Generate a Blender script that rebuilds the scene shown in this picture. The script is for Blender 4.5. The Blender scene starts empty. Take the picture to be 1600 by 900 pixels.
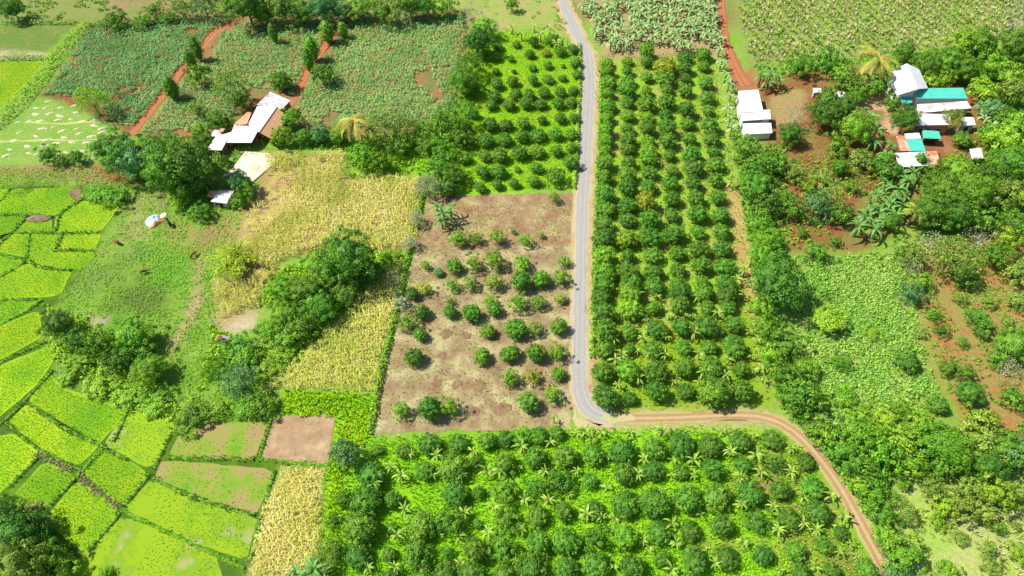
import bpy, math, random
import numpy as np
from mathutils import Vector, Matrix

SC = bpy.context.scene
COL = SC.collection
RNG = np.random.default_rng(7)
random.seed(7)

# ------------------------------------------------------------------ camera, sky, sun, exposure
CAM_H, PITCH, FPX = 120.0, math.radians(52.0), 1080.0
cam_d = bpy.data.cameras.new('drone_camera')
cam = bpy.data.objects.new('drone_camera', cam_d); COL.objects.link(cam)
cam.location = (0, 0, CAM_H); cam.rotation_euler = (math.radians(90) - PITCH, 0, 0)
cam_d.sensor_width = 36.0; cam_d.lens = FPX / 1600 * 36.0
cam_d.clip_start = 1.0; cam_d.clip_end = 20000
SC.camera = cam

SUN_EL = math.radians(52); SHX, SHY = 0.985, -0.17          # shadows fall to the right and slightly towards the viewer
world = bpy.data.worlds.new('World'); SC.world = world; world.use_nodes = True
wn = world.node_tree.nodes; wl = world.node_tree.links
sky = wn.new('ShaderNodeTexSky'); sky.sky_type = 'NISHITA'; sky.sun_disc = False
sky.sun_elevation = SUN_EL; sky.sun_rotation = math.atan2(-SHX, -SHY)
wl.new(sky.outputs[0], wn['Background'].inputs[0]); wn['Background'].inputs[1].default_value = 0.10
sun_d = bpy.data.lights.new('sun', 'SUN'); sun_d.energy = 5.0; sun_d.angle = math.radians(0.55); sun_d.color = (1.0, 0.95, 0.85)
sun = bpy.data.objects.new('sun', sun_d); COL.objects.link(sun)
sun.rotation_euler = Vector((SHX * math.cos(SUN_EL), SHY * math.cos(SUN_EL), -math.sin(SUN_EL))).to_track_quat('-Z', 'Y').to_euler()
sun.location = (-80, 40, 150)
SC.view_settings.view_transform = 'Standard'; SC.view_settings.look = 'None'
SC.view_settings.exposure = 0.52; SC.view_settings.gamma = 1.0; SC.view_settings.use_curve_mapping = False
SC.cycles.max_bounces = 4; SC.cycles.diffuse_bounces = 2; SC.cycles.glossy_bounces = 2; SC.cycles.transmission_bounces = 2
SC.cycles.transparent_max_bounces = 4

# ------------------------------------------------------------------ survey: a point of the site from its bearing in the aerial view
CP, SP = math.cos(PITCH), math.sin(PITCH)
def at(px, py, z=0.0):
    u = (px - 800) / FPX; v = (450 - py) / FPX
    dy = CP + SP * v; dz = -SP + CP * v
    t = (z - CAM_H) / dz
    return Vector((u * t, dy * t, z))
def atn(P):
    P = np.asarray(P, float); u = (P[:, 0] - 800) / FPX; v = (450 - P[:, 1]) / FPX
    t = -CAM_H / (-SP + CP * v)
    return np.stack([u * t, (CP + SP * v) * t], 1)
def mpp(px, py):                                             # metres per pixel across, at the ground
    a, b = at(px - 10, py), at(px + 10, py)
    return (b - a).length / 20

# ------------------------------------------------------------------ helpers
def tag(o, label=None, cat=None, group=None, kind=None):
    if label: o['label'] = label
    if cat: o['category'] = cat
    if group: o['group'] = group
    if kind: o['kind'] = kind
    return o
def link(name, data, parent=None, mat=None):
    o = bpy.data.objects.new(name, data); COL.objects.link(o)
    if parent is not None: o.parent = parent
    if mat is not None and data is not None:
        data.materials.clear(); data.materials.append(mat)
    return o
def empty(name, loc, rz=0.0, s=1.0):
    o = bpy.data.objects.new(name, None); COL.objects.link(o)
    o.location = loc; o.rotation_euler = (0, 0, rz); o.scale = (s, s, s) if not isinstance(s, tuple) else s
    return o
def mesh_np(name, V, F, mat=None, tint=None, attrs=None, smooth=False):
    """V (n,3), F (m,k) all faces with the same k"""
    V = np.ascontiguousarray(V, np.float32); F = np.ascontiguousarray(F, np.int32)
    me = bpy.data.meshes.new(name); k = F.shape[1]
    me.vertices.add(len(V)); me.vertices.foreach_set('co', V.ravel())
    me.loops.add(F.size); me.loops.foreach_set('vertex_index', F.ravel())
    me.polygons.add(len(F)); me.polygons.foreach_set('loop_start', np.arange(0, F.size, k, dtype=np.int32))
    me.polygons.foreach_set('loop_total', np.full(len(F), k, np.int32))
    if smooth: me.polygons.foreach_set('use_smooth', np.ones(len(F), bool))
    me.update(calc_edges=True)
    if tint is not None:
        a = me.attributes.new('tint', 'FLOAT', 'POINT'); a.data.foreach_set('value', np.ascontiguousarray(tint, np.float32))
    for nm, arr in (attrs or {}).items():
        arr = np.ascontiguousarray(arr, np.float32)
        if arr.ndim == 2:
            a = me.attributes.new(nm, 'FLOAT_COLOR', 'POINT'); a.data.foreach_set('color', arr.ravel())
        else:
            a = me.attributes.new(nm, 'FLOAT', 'POINT'); a.data.foreach_set('value', arr)
    if mat: me.materials.append(mat)
    return me
def mesh_py(name, V, F, mat=None, smooth=False):
    me = bpy.data.meshes.new(name); me.from_pydata([tuple(v) for v in V], [], F); me.update()
    if smooth:
        for p in me.polygons: p.use_smooth = True
    if mat: me.materials.append(mat)
    return me

ONES = ['first','second','third','fourth','fifth','sixth','seventh','eighth','ninth','tenth','eleventh','twelfth','thirteenth','fourteenth',
        'fifteenth','sixteenth','seventeenth','eighteenth','nineteenth']
TENS = ['', '', 'twent', 'thirt', 'fort', 'fift', 'sixt', 'sevent', 'eight', 'ninet']
def nth(n):
    if n < 20: return ONES[n - 1]
    t, r = divmod(n, 10)
    return TENS[t] + ('ieth' if r == 0 else 'y-' + ONES[r - 1])

# value noise on the plane (numpy) for land cover edges
_N = RNG.random((128, 128))
def vnoise(x, y, scale):
    x = np.asarray(x) / scale + 1000; y = np.asarray(y) / scale + 1000
    xi = np.floor(x).astype(int); yi = np.floor(y).astype(int); fx = x - xi; fy = y - yi
    fx = fx * fx * (3 - 2 * fx); fy = fy * fy * (3 - 2 * fy)
    g = lambda i, j: _N[i % 128, j % 128]
    return (g(xi, yi) * (1 - fx) + g(xi + 1, yi) * fx) * (1 - fy) + (g(xi, yi + 1) * (1 - fx) + g(xi + 1, yi + 1) * fx) * fy
def inside(P, poly):
    x, y = P[:, 0], P[:, 1]; c = np.zeros(len(P), bool); n = len(poly)
    for i in range(n):
        x1, y1 = poly[i]; x2, y2 = poly[(i + 1) % n]
        if y1 == y2: continue
        c ^= ((y1 > y) != (y2 > y)) & (x < (x2 - x1) * (y - y1) / (y2 - y1) + x1)
    return c
def sdist(P, poly):
    d = np.full(len(P), 1e9); n = len(poly)
    for i in range(n):
        a = poly[i]; b = poly[(i + 1) % n]; ab = b - a; L = max((ab ** 2).sum(), 1e-9)
        t = np.clip(((P - a) @ ab) / L, 0, 1)
        d = np.minimum(d, np.hypot(*(P - a - t[:, None] * ab).T))
    return np.where(inside(P, poly), d, -d)
def pts_in(poly_px, spacing, jit=0.5, ang=0.0, sy=None):
    """jittered grid points (metres) in a field outline"""
    W = atn(poly_px); c = W.mean(0); ca, sa = math.cos(ang), math.sin(ang)
    R = np.array([[ca, -sa], [sa, ca]]); L = (W - c) @ R
    sy = sy or spacing
    gx, gy = np.meshgrid(np.arange(L[:, 0].min(), L[:, 0].max(), spacing), np.arange(L[:, 1].min(), L[:, 1].max(), sy))
    P = np.stack([gx.ravel(), gy.ravel()], 1)
    P += (RNG.random(P.shape) - .5) * np.array([spacing, sy]) * 2 * jit
    P = P @ R.T + c
    return P[inside(P, W)]
def drop(P, polys_px, margin=0.0):
    for q in polys_px:
        P = P[sdist(P, atn(q)) < -margin]
    return P

# ------------------------------------------------------------------ materials
MATS = {}
def nodes_of(m):
    m.use_nodes = True; return m.node_tree.nodes, m.node_tree.links
def ramp(nt, cols):
    r = nt.new('ShaderNodeValToRGB'); e = r.color_ramp.elements
    e[0].position = 0; e[0].color = (*cols[0], 1); e[1].position = 1; e[1].color = (*cols[-1], 1)
    for i, c in enumerate(cols[1:-1]):
        x = e.new((i + 1) / (len(cols) - 1)); x.color = (*c, 1)
    return r
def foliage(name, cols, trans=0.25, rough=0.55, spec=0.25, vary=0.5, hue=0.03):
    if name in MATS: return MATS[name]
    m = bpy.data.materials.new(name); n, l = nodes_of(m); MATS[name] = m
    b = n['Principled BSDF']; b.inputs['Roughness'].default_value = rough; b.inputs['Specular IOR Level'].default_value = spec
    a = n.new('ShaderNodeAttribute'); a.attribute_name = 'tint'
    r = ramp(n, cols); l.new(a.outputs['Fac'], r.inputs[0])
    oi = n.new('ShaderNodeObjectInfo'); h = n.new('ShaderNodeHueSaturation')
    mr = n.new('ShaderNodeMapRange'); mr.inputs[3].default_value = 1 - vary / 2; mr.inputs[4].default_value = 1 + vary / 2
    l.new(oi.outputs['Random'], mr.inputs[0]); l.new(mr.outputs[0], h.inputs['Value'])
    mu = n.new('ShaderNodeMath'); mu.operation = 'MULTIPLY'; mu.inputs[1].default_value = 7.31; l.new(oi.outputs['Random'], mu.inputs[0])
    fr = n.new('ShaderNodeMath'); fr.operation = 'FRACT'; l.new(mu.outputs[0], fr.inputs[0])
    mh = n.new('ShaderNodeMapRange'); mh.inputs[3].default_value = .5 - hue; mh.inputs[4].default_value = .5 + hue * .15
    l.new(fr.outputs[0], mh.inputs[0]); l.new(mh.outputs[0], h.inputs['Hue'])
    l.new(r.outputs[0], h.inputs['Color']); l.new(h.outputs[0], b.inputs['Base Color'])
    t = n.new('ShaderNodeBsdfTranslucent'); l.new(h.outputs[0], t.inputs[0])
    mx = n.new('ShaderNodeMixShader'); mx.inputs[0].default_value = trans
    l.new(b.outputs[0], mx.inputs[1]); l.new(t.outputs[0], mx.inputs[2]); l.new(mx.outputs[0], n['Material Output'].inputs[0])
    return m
def surf(name, cols, scale=1.0, detail=6, rough=0.9, bump=0.0, bscale=None, spec=0.2, contrast=(0.3, 0.7), metallic=0.0, stretch=(1, 1, 1), objvar=0.0):
    """noise blended colours on a plain surface"""
    if name in MATS: return MATS[name]
    m = bpy.data.materials.new(name); n, l = nodes_of(m); MATS[name] = m
    b = n['Principled BSDF']; b.inputs['Roughness'].default_value = rough; b.inputs['Specular IOR Level'].default_value = spec
    b.inputs['Metallic'].default_value = metallic
    g = n.new('ShaderNodeNewGeometry'); mp = n.new('ShaderNodeMapping'); mp.inputs['Scale'].default_value = stretch
    l.new(g.outputs['Position'], mp.inputs[0])
    t = n.new('ShaderNodeTexNoise'); t.inputs['Scale'].default_value = scale; t.inputs['Detail'].default_value = detail; t.inputs['Roughness'].default_value = .65
    l.new(mp.outputs[0], t.inputs['Vector'])
    mr = n.new('ShaderNodeMapRange'); mr.inputs[1].default_value, mr.inputs[2].default_value = contrast; l.new(t.outputs['Fac'], mr.inputs[0])
    r = ramp(n, cols); l.new(mr.outputs[0], r.inputs[0])
    out = r.outputs[0]
    if objvar:
        oi = n.new('ShaderNodeObjectInfo'); h = n.new('ShaderNodeHueSaturation')
        mv = n.new('ShaderNodeMapRange'); mv.inputs[3].default_value = 1 - objvar; mv.inputs[4].default_value = 1 + objvar
        l.new(oi.outputs['Random'], mv.inputs[0]); l.new(mv.outputs[0], h.inputs['Value']); l.new(out, h.inputs['Color']); out = h.outputs[0]
    l.new(out, b.inputs['Base Color'])
    if bump:
        bt = n.new('ShaderNodeTexNoise'); bt.inputs['Scale'].default_value = bscale or scale * 3; bt.inputs['Detail'].default_value = 4
        l.new(g.outputs['Position'], bt.inputs['Vector'])
        bp = n.new('ShaderNodeBump'); bp.inputs['Strength'].default_value = bump; bp.inputs['Distance'].default_value = .3
        l.new(bt.outputs['Fac'], bp.inputs['Height']); l.new(bp.outputs[0], b.inputs['Normal'])
    return m

M_BARK = surf('bark', [(.10, .075, .05), (.22, .18, .13)], 4, bump=.4)
M_STEM = surf('banana_stem', [(.16, .17, .05), (.28, .25, .10)], 3)
M_PALMBARK = surf('palm_bark', [(.22, .18, .13), (.38, .33, .26)], 6)
M_DRYBARK = surf('pale_bark', [(.35, .31, .26), (.55, .50, .44)], 5)

# ------------------------------------------------------------------ ground: one sheet, land cover as soft-edged colours
RED = (.34, .135, .055); RED2 = (.44, .20, .09); TAN = (.55, .42, .25); PALE = (.66, .56, .36)
GR = (.15, .34, .03); GRB = (.22, .56, .02); GRD = (.06, .15, .02); OLV = (.24, .34, .06); LIME = (.30, .64, .02)
GROUND_ALBEDO = .72
COVER = [  # outline in the aerial view, colour A, colour B, share of A, edge softness m
    ([(-400, -200), (2000, -200), (2000, 40), (-400, 40)], OLV, (.33, .22, .12), .55, 4),
    ([(0, -20), (180, -20), (170, 28), (130, 36), (0, 38)], (.30, .34, .10), OLV, .6, 2),
    ([(175, 0), (330, 5), (340, 32), (180, 32)], (.42, .27, .16), OLV, .55, 2),
    ([(690, -10), (868, -10), (885, 30), (905, 70), (850, 45), (740, 50)], (.50, .42, .16), (.34, .46, .09), .5, 2),
    ([(-50, 38), (118, 38), (75, 82), (-50, 82)], (.17, .29, .05), (.30, .30, .10), .6, 1.5),
    ([(-50, 78), (75, 82), (72, 92), (-50, 92)], (.58, .50, .32), OLV, .6, .8),
    ([(-60, 205), (65, 148), (168, 150), (207, 190), (150, 258), (-60, 262)], (.22, .44, .05), (.32, .48, .10), .5, 1.0),
    # cassava soil
    ([(138, 42), (335, 28), (380, 32), (205, 215), (170, 190), (64, 148)], RED, (.12, .20, .06), .55, 1),
    ([(335, 28), (735, 15), (722, 140), (690, 200), (560, 215), (470, 205), (340, 215), (205, 215), (300, 110)], RED2, (.16, .26, .08), .55, 1),
    # grass bank left
    ([(-60, 258), (150, 258), (330, 250), (420, 240), (380, 330), (372, 420), (340, 500), (415, 600), (530, 610), (525, 655), (280, 665), (190, 640), (90, 585), (60, 520), (100, 450), (190, 320), (120, 295), (-60, 296)], GR, (.28, .46, .06), .5, 2),
    ([(0, 258), (160, 258), (230, 275), (225, 290), (140, 288), (0, 272)], (.30, .32, .08), (.40, .26, .13), .55, 1.5),
    ([(150, 262), (222, 278), (218, 288), (170, 284)], RED, RED2, .5, .7),
    ([(240, 285), (262, 290), (258, 330), (246, 328)], (.36, .27, .17), OLV, .7, .8),
    ([(300, 400), (315, 395), (318, 470), (290, 520), (265, 560), (258, 545), (285, 500), (300, 450)], (.56, .40, .20), (.44, .40, .14), .65, 1.2),
    ([(335, 500), (398, 488), (398, 514), (355, 518)], (.58, .40, .24), PALE, .5, .8),
    ([(132, 490), (175, 492), (172, 508), (138, 510)], (.50, .44, .28), OLV, .6, .8),
    ([(180, 440), (225, 425), (285, 432), (250, 490), (170, 485)], (.20, .20, .06), (.14, .26, .04), .5, 3.5),
    ([(130, 420), (180, 400), (215, 380), (230, 400), (170, 440), (120, 455)], (.30, .38, .14), (.15, .28, .04), .5, 3),
    ([(190, 300), (240, 300), (235, 370), (165, 395), (190, 350)], (.34, .46, .09), (.40, .36, .14), .5, 3),
    ([(255, 355), (330, 350), (370, 335), (366, 380), (300, 395)], (.34, .34, .10), (.42, .26, .12), .55, 3),
    ([(240, 400), (300, 405), (285, 460), (230, 440)], (.13, .34, .03), (.20, .42, .04), .5, 2),
    # paddy basin
    ([(-200, 294), (130, 290), (192, 318), (110, 450), (60, 520), (90, 590), (200, 638), (300, 662), (530, 645), (515, 735), (430, 740), (395, 905), (350, 980), (-200, 980)], (.16, .32, .02), (.09, .19, .02), .5, 1.2),
    # corn soil
    ([(408, 240), (540, 238), (548, 272), (665, 275), (650, 390), (600, 398), (530, 385), (400, 420), (375, 395), (378, 330)], (.34, .36, .08), (.44, .30, .13), .55, 1),
    ([(374, 335), (425, 268), (480, 262), (460, 310), (400, 385), (374, 395)], (.56, .33, .17), (.56, .48, .16), .55, 3),
    ([(330, 440), (390, 400), (440, 410), (400, 480), (345, 500)], (.42, .38, .12), (.46, .30, .14), .55, 1.5),
    ([(632, 408), (622, 470), (585, 620), (412, 608), (470, 560), (560, 470), (600, 420)], (.42, .40, .10), (.40, .30, .12), .55, 1),
    ([(440, 728), (508, 730), (500, 910), (384, 910), (410, 800)], (.45, .40, .12), (.42, .32, .14), .55, 1),
    # lush bright grass strips
    ([(440, 608), (600, 615), (578, 690), (545, 735), (530, 900), (500, 910), (508, 735), (525, 655), (440, 650)], LIME, GRB, .6, 1),
    ([(545, 240), (690, 245), (668, 280), (550, 275)], (.30, .48, .04), GRB, .6, 1.5),
    ([(640, 395), (560, 400), (600, 420), (632, 412)], GRB, GR, .6, 1),
    # orchards
    ([(742, 60), (800, 48), (870, 55), (912, 110), (906, 295), (668, 305), (700, 220)], LIME, (.42, .58, .05), .6, 1.5),
    ([(928, 80), (1120, 78), (1145, 250), (1170, 420), (1190, 500), (1215, 640), (940, 655), (925, 560), (932, 300)], (.46, .44, .14), (.30, .56, .04), .45, 1.5),
    ([(925, 500), (1185, 480), (1215, 645), (940, 655)], (.26, .48, .02), (.38, .42, .08), .6, 2.5),
    ([(560, 690), (910, 668), (1180, 668), (1262, 700), (1340, 820), (1400, 980), (500, 980), (525, 760)], LIME, (.25, .48, .02), .62, 1),
    ([(1150, 690), (1240, 700), (1330, 830), (1380, 910), (1230, 905), (1215, 800), (1150, 760)], (.34, .25, .10), (.32, .46, .04), .55, 3),
    ([(1075, 845), (1200, 835), (1200, 862), (1090, 865)], (.40, .34, .12), (.32, .50, .03), .6, 1.5),
    ([(1130, 290), (1160, 290), (1172, 400), (1190, 470), (1165, 470), (1145, 370)], (.60, .46, .18), (.50, .34, .10), .6, 1),
    ([(925, 648), (1190, 640), (1230, 655), (1180, 672), (930, 672)], (.44, .46, .14), (.58, .48, .24), .5, 1.2),
    ([(922, 300), (936, 300), (930, 600), (940, 655), (920, 655), (912, 560)], (.50, .36, .18), (.42, .42, .14), .6, .8),
    # banana plantation and crops top right
    ([(885, -30), (1125, -30), (1125, 85), (945, 95), (930, 60)], (.48, .36, .18), (.36, .36, .12), .6, 1.5),
    ([(1135, -40), (1640, -40), (1600, 60), (1400, 85), (1170, 110)], (.36, .30, .11), (.28, .40, .08), .45, 1.5),
    # homestead right: red earth
    ([(1150, 120), (1300, 105), (1400, 110), (1560, 140), (1545, 250), (1420, 260), (1440, 330), (1350, 400), (1230, 395), (1200, 300), (1195, 215), (1150, 180)], RED, (.26, .28, .07), .58, 2),
    ([(1330, 148), (1385, 152), (1410, 170), (1408, 215), (1375, 205), (1380, 175), (1335, 175)], (.68, .46, .26), (.55, .33, .16), .6, .8),
    ([(1410, 200), (1480, 205), (1500, 225), (1540, 235), (1540, 250), (1450, 245)], (.46, .22, .11), RED, .5, .8),
    ([(1200, 150), (1260, 140), (1250, 190), (1210, 200)], (.46, .32, .14), (.36, .36, .10), .6, 1),
    ([(1150, 115), (1180, 112), (1190, 145), (1150, 145)], (.50, .22, .10), RED2, .6, .6),
    # bean field and dry red field
    ([(1225, 400), (1400, 390), (1425, 450), (1450, 560), (1480, 640), (1460, 700), (1280, 700), (1230, 560)], (.30, .44, .08), (.40, .40, .12), .6, 2),
    ([(1420, 380), (1640, 330), (1640, 700), (1560, 690), (1490, 650), (1450, 540), (1425, 450)], (.50, .22, .085), (.34, .36, .09), .52, 2.0),
    ([(1400, 742), (1640, 735), (1640, 980), (1430, 980), (1410, 830)], (.42, .60, .10), (.58, .60, .22), .6, 1.5),
    ([(1500, 820), (1620, 790), (1640, 860), (1500, 870)], (.60, .56, .30), (.46, .58, .14), .5, 2),
]
def build_ground():
    def axis(a, b, step, far, grow=1.25):
        c = list(np.arange(a, b + step / 2, step)); s = step
        lo, hi = [], []; x = c[0]
        while x > -far: s *= grow; x -= s; lo.append(x)
        s = step; x = c[-1]
        while x < far: s *= grow; x += s; hi.append(x)
        return np.array(lo[::-1] + c + hi)
    X = axis(-178, 178, .75, 6000); Y = axis(18, 222, .75, 6000)
    gx, gy = np.meshgrid(X, Y); P = np.stack([gx.ravel(), gy.ravel()], 1)
    nx, ny = len(X), len(Y)
    A = np.tile(np.array([*GR, 1.0]), (len(P), 1)); B = np.tile(np.array([*OLV, 1.0]), (len(P), 1)); S = np.full(len(P), .55)
    wob = (vnoise(P[:, 0], P[:, 1], 5.0) - .5) * 1.0 + (vnoise(P[:, 0], P[:, 1], 1.7) - .5) * .7
    for poly, a, b, s, soft in COVER:
        W = atn(poly); lo, hi = W.min(0) - soft - 2, W.max(0) + soft + 2
        idx = np.where(((P > lo) & (P < hi)).all(1))[0]
        if not len(idx): continue
        d = sdist(P[idx], W) + wob[idx] * (soft + .6)
        w = np.clip(d / max(soft, .4) * .5 + .5, 0, 1)[:, None]
        A[idx, :3] = A[idx, :3] * (1 - w) + np.array(a) * GROUND_ALBEDO * w
        B[idx, :3] = B[idx, :3] * (1 - w) + np.array(b) * GROUND_ALBEDO * w
        S[idx] = S[idx] * (1 - w[:, 0]) + s * w[:, 0]
    i = np.arange(nx - 1); j = np.arange(ny - 1); ii, jj = np.meshgrid(i, j); q = (jj * nx + ii).ravel()
    F = np.stack([q, q + 1, q + nx + 1, q + nx], 1)
    V = np.zeros((len(P), 3)); V[:, :2] = P
    m = bpy.data.materials.new('land_cover'); n, l = nodes_of(m); b = n['Principled BSDF']
    b.inputs['Roughness'].default_value = .95; b.inputs['Specular IOR Level'].default_value = .1
    g = n.new('ShaderNodeNewGeometry')
    ca = n.new('ShaderNodeAttribute'); ca.attribute_name = 'coverA'; cb = n.new('ShaderNodeAttribute'); cb.attribute_name = 'coverB'
    sh = n.new('ShaderNodeAttribute'); sh.attribute_name = 'share'
    t1 = n.new('ShaderNodeTexNoise'); t1.inputs['Scale'].default_value = .16; t1.inputs['Detail'].default_value = 9; t1.inputs['Roughness'].default_value = .68
    l.new(g.outputs['Position'], t1.inputs['Vector'])
    # fac = smoothstep(noise + share - 1)
    ad = n.new('ShaderNodeMath'); ad.operation = 'ADD'; l.new(t1.outputs['Fac'], ad.inputs[0]); l.new(sh.outputs['Fac'], ad.inputs[1])
    mr = n.new('ShaderNodeMapRange'); mr.interpolation_type = 'SMOOTHSTEP'; mr.inputs[1].default_value = .88; mr.inputs[2].default_value = 1.18
    l.new(ad.outputs[0], mr.inputs[0])
    mx = n.new('ShaderNodeMix'); mx.data_type = 'RGBA'; l.new(mr.outputs[0], mx.inputs[0]); l.new(cb.outputs['Color'], mx.inputs[6]); l.new(ca.outputs['Color'], mx.inputs[7])
    t2 = n.new('ShaderNodeTexNoise'); t2.inputs['Scale'].default_value = 1.3; t2.inputs['Detail'].default_value = 8; t2.inputs['Roughness'].default_value = .75
    l.new(g.outputs['Position'], t2.inputs['Vector'])
    mv = n.new('ShaderNodeMapRange'); mv.inputs[1].default_value = .25; mv.inputs[2].default_value = .75; mv.inputs[3].default_value = .62; mv.inputs[4].default_value = 1.25
    l.new(t2.outputs['Fac'], mv.inputs[0])
    hs = n.new('ShaderNodeHueSaturation'); l.new(mv.outputs[0], hs.inputs['Value']); l.new(mx.outputs[2], hs.inputs['Color'])
    l.new(hs.outputs[0], b.inputs['Base Color'])
    bp = n.new('ShaderNodeBump'); bp.inputs['Strength'].default_value = .8; bp.inputs['Distance'].default_value = .35
    l.new(t2.outputs['Fac'], bp.inputs['Height']); l.new(bp.outputs[0], b.inputs['Normal'])
    me = mesh_np('ground', V, F, m, attrs={'coverA': A, 'coverB': B, 'share': S})
    o = link('ground', me); tag(o, 'wide farmland ground of grass and red earth', None, None, 'structure')
build_ground()

# ------------------------------------------------------------------ sheets: road, tracks, soils, paddies
def ragged(W, step=.7, amp=.25):
    out = []
    n = len(W)
    for i in range(n):
        a, b = np.array(W[i]), np.array(W[(i + 1) % n]); L = np.hypot(*(b - a)); k = max(1, int(L / step))
        nrm = np.array([-(b - a)[1], (b - a)[0]]) / max(L, 1e-6)
        for j in range(k):
            p = a + (b - a) * j / k
            out.append(p + nrm * (vnoise(p[0], p[1], 1.6) - .5) * 2 * amp)
    return np.array(out)
def smooth_poly(P, closed=True, it=2, q=.25):
    P = np.array(P, float)
    for _ in range(it):
        Q = np.roll(P, -1, 0) if closed else P[1:]
        A = P if closed else P[:-1]
        R = np.stack([A * (1 - q) + Q * q, A * q + Q * (1 - q)], 1).reshape(-1, 2)
        P = R if closed else np.vstack([P[:1], R, P[-1:]])
    return P
def grown(W, g):
    ar = .5 * np.sum(W[:, 0] * np.roll(W[:, 1], -1) - np.roll(W[:, 0], -1) * W[:, 1])
    e = np.roll(W, -1, 0) - W; e /= np.hypot(*e.T)[:, None] + 1e-9; n = np.stack([e[:, 1], -e[:, 0]], 1) * (1 if ar > 0 else -1)
    m = n + np.roll(n, 1, 0); m /= np.hypot(*m.T)[:, None] + 1e-9
    return W + m * g
def sheet(name, poly_px, z, mat, amp=.25, smooth=1, parent=None, grow=0.0):
    """a field sheet with a ragged outline and a short skirt down to the ground"""
    W = atn(poly_px)
    if grow: W = grown(W, grow)
    if smooth: W = smooth_poly(W, True, smooth, .1)
    W = ragged(W, .8, amp); n = len(W)
    area = .5 * np.sum(W[:, 0] * np.roll(W[:, 1], -1) - np.roll(W[:, 0], -1) * W[:, 1])
    if area < 0: W = W[::-1]
    V = [(x, y, z) for x, y in W] + [(x, y, -.05) for x, y in W]
    F = [list(range(n))] + [[i + n, (i + 1) % n + n, (i + 1) % n, i] for i in range(n)]
    return link(name, mesh_py(name, V, F, mat), parent)
def ribbon(name, line_px, widths, z, mat, cols=8, amp=.18, step=1.0):
    """a road from its centre line (aerial view) and widths in metres; attribute across = 0..1"""
    W = smooth_poly(atn([p[:2] for p in line_px]), False, 3)
    d = np.r_[0, np.cumsum(np.hypot(*np.diff(W, axis=0).T))]
    s = np.arange(0, d[-1], step); C = np.stack([np.interp(s, d, W[:, 0]), np.interp(s, d, W[:, 1])], 1)
    raw = atn([p[:2] for p in line_px]); dr = np.r_[0, np.cumsum(np.hypot(*np.diff(raw, axis=0).T))]
    wd = np.interp(s / d[-1], dr / dr[-1], widths)
    T = np.gradient(C, axis=0); T /= np.hypot(*T.T)[:, None]; N = np.stack([-T[:, 1], T[:, 0]], 1)
    V, ac = [], []
    for k in range(cols + 1):
        f = k / cols
        e = np.zeros(len(s))
        if k in (0, cols): e = (vnoise(s, np.full_like(s, 37.0 * (k + 1)), 1.8) - .5) * 2 * amp + (vnoise(s, np.full_like(s, 11.0 * (k + 3)), 7.0) - .5) * 2 * amp
        p = C + N * ((f - .5) * wd + (e if k == cols else -e))[:, None]
        zz = z - (.035 if k in (0, cols) else 0)
        V.append(np.c_[p, np.full(len(s), zz)]); ac.append(np.full(len(s), f))
    V = np.array(V); m_, n_ = V.shape[:2]
    idx = np.arange(m_ * n_).reshape(m_, n_)
    F = np.stack([idx[:-1, :-1], idx[:-1, 1:], idx[1:, 1:], idx[1:, :-1]], -1).reshape(-1, 4)
    return link(name, mesh_np(name, V.reshape(-1, 3), F, mat, attrs={'across': np.array(ac).ravel()}))

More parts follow.
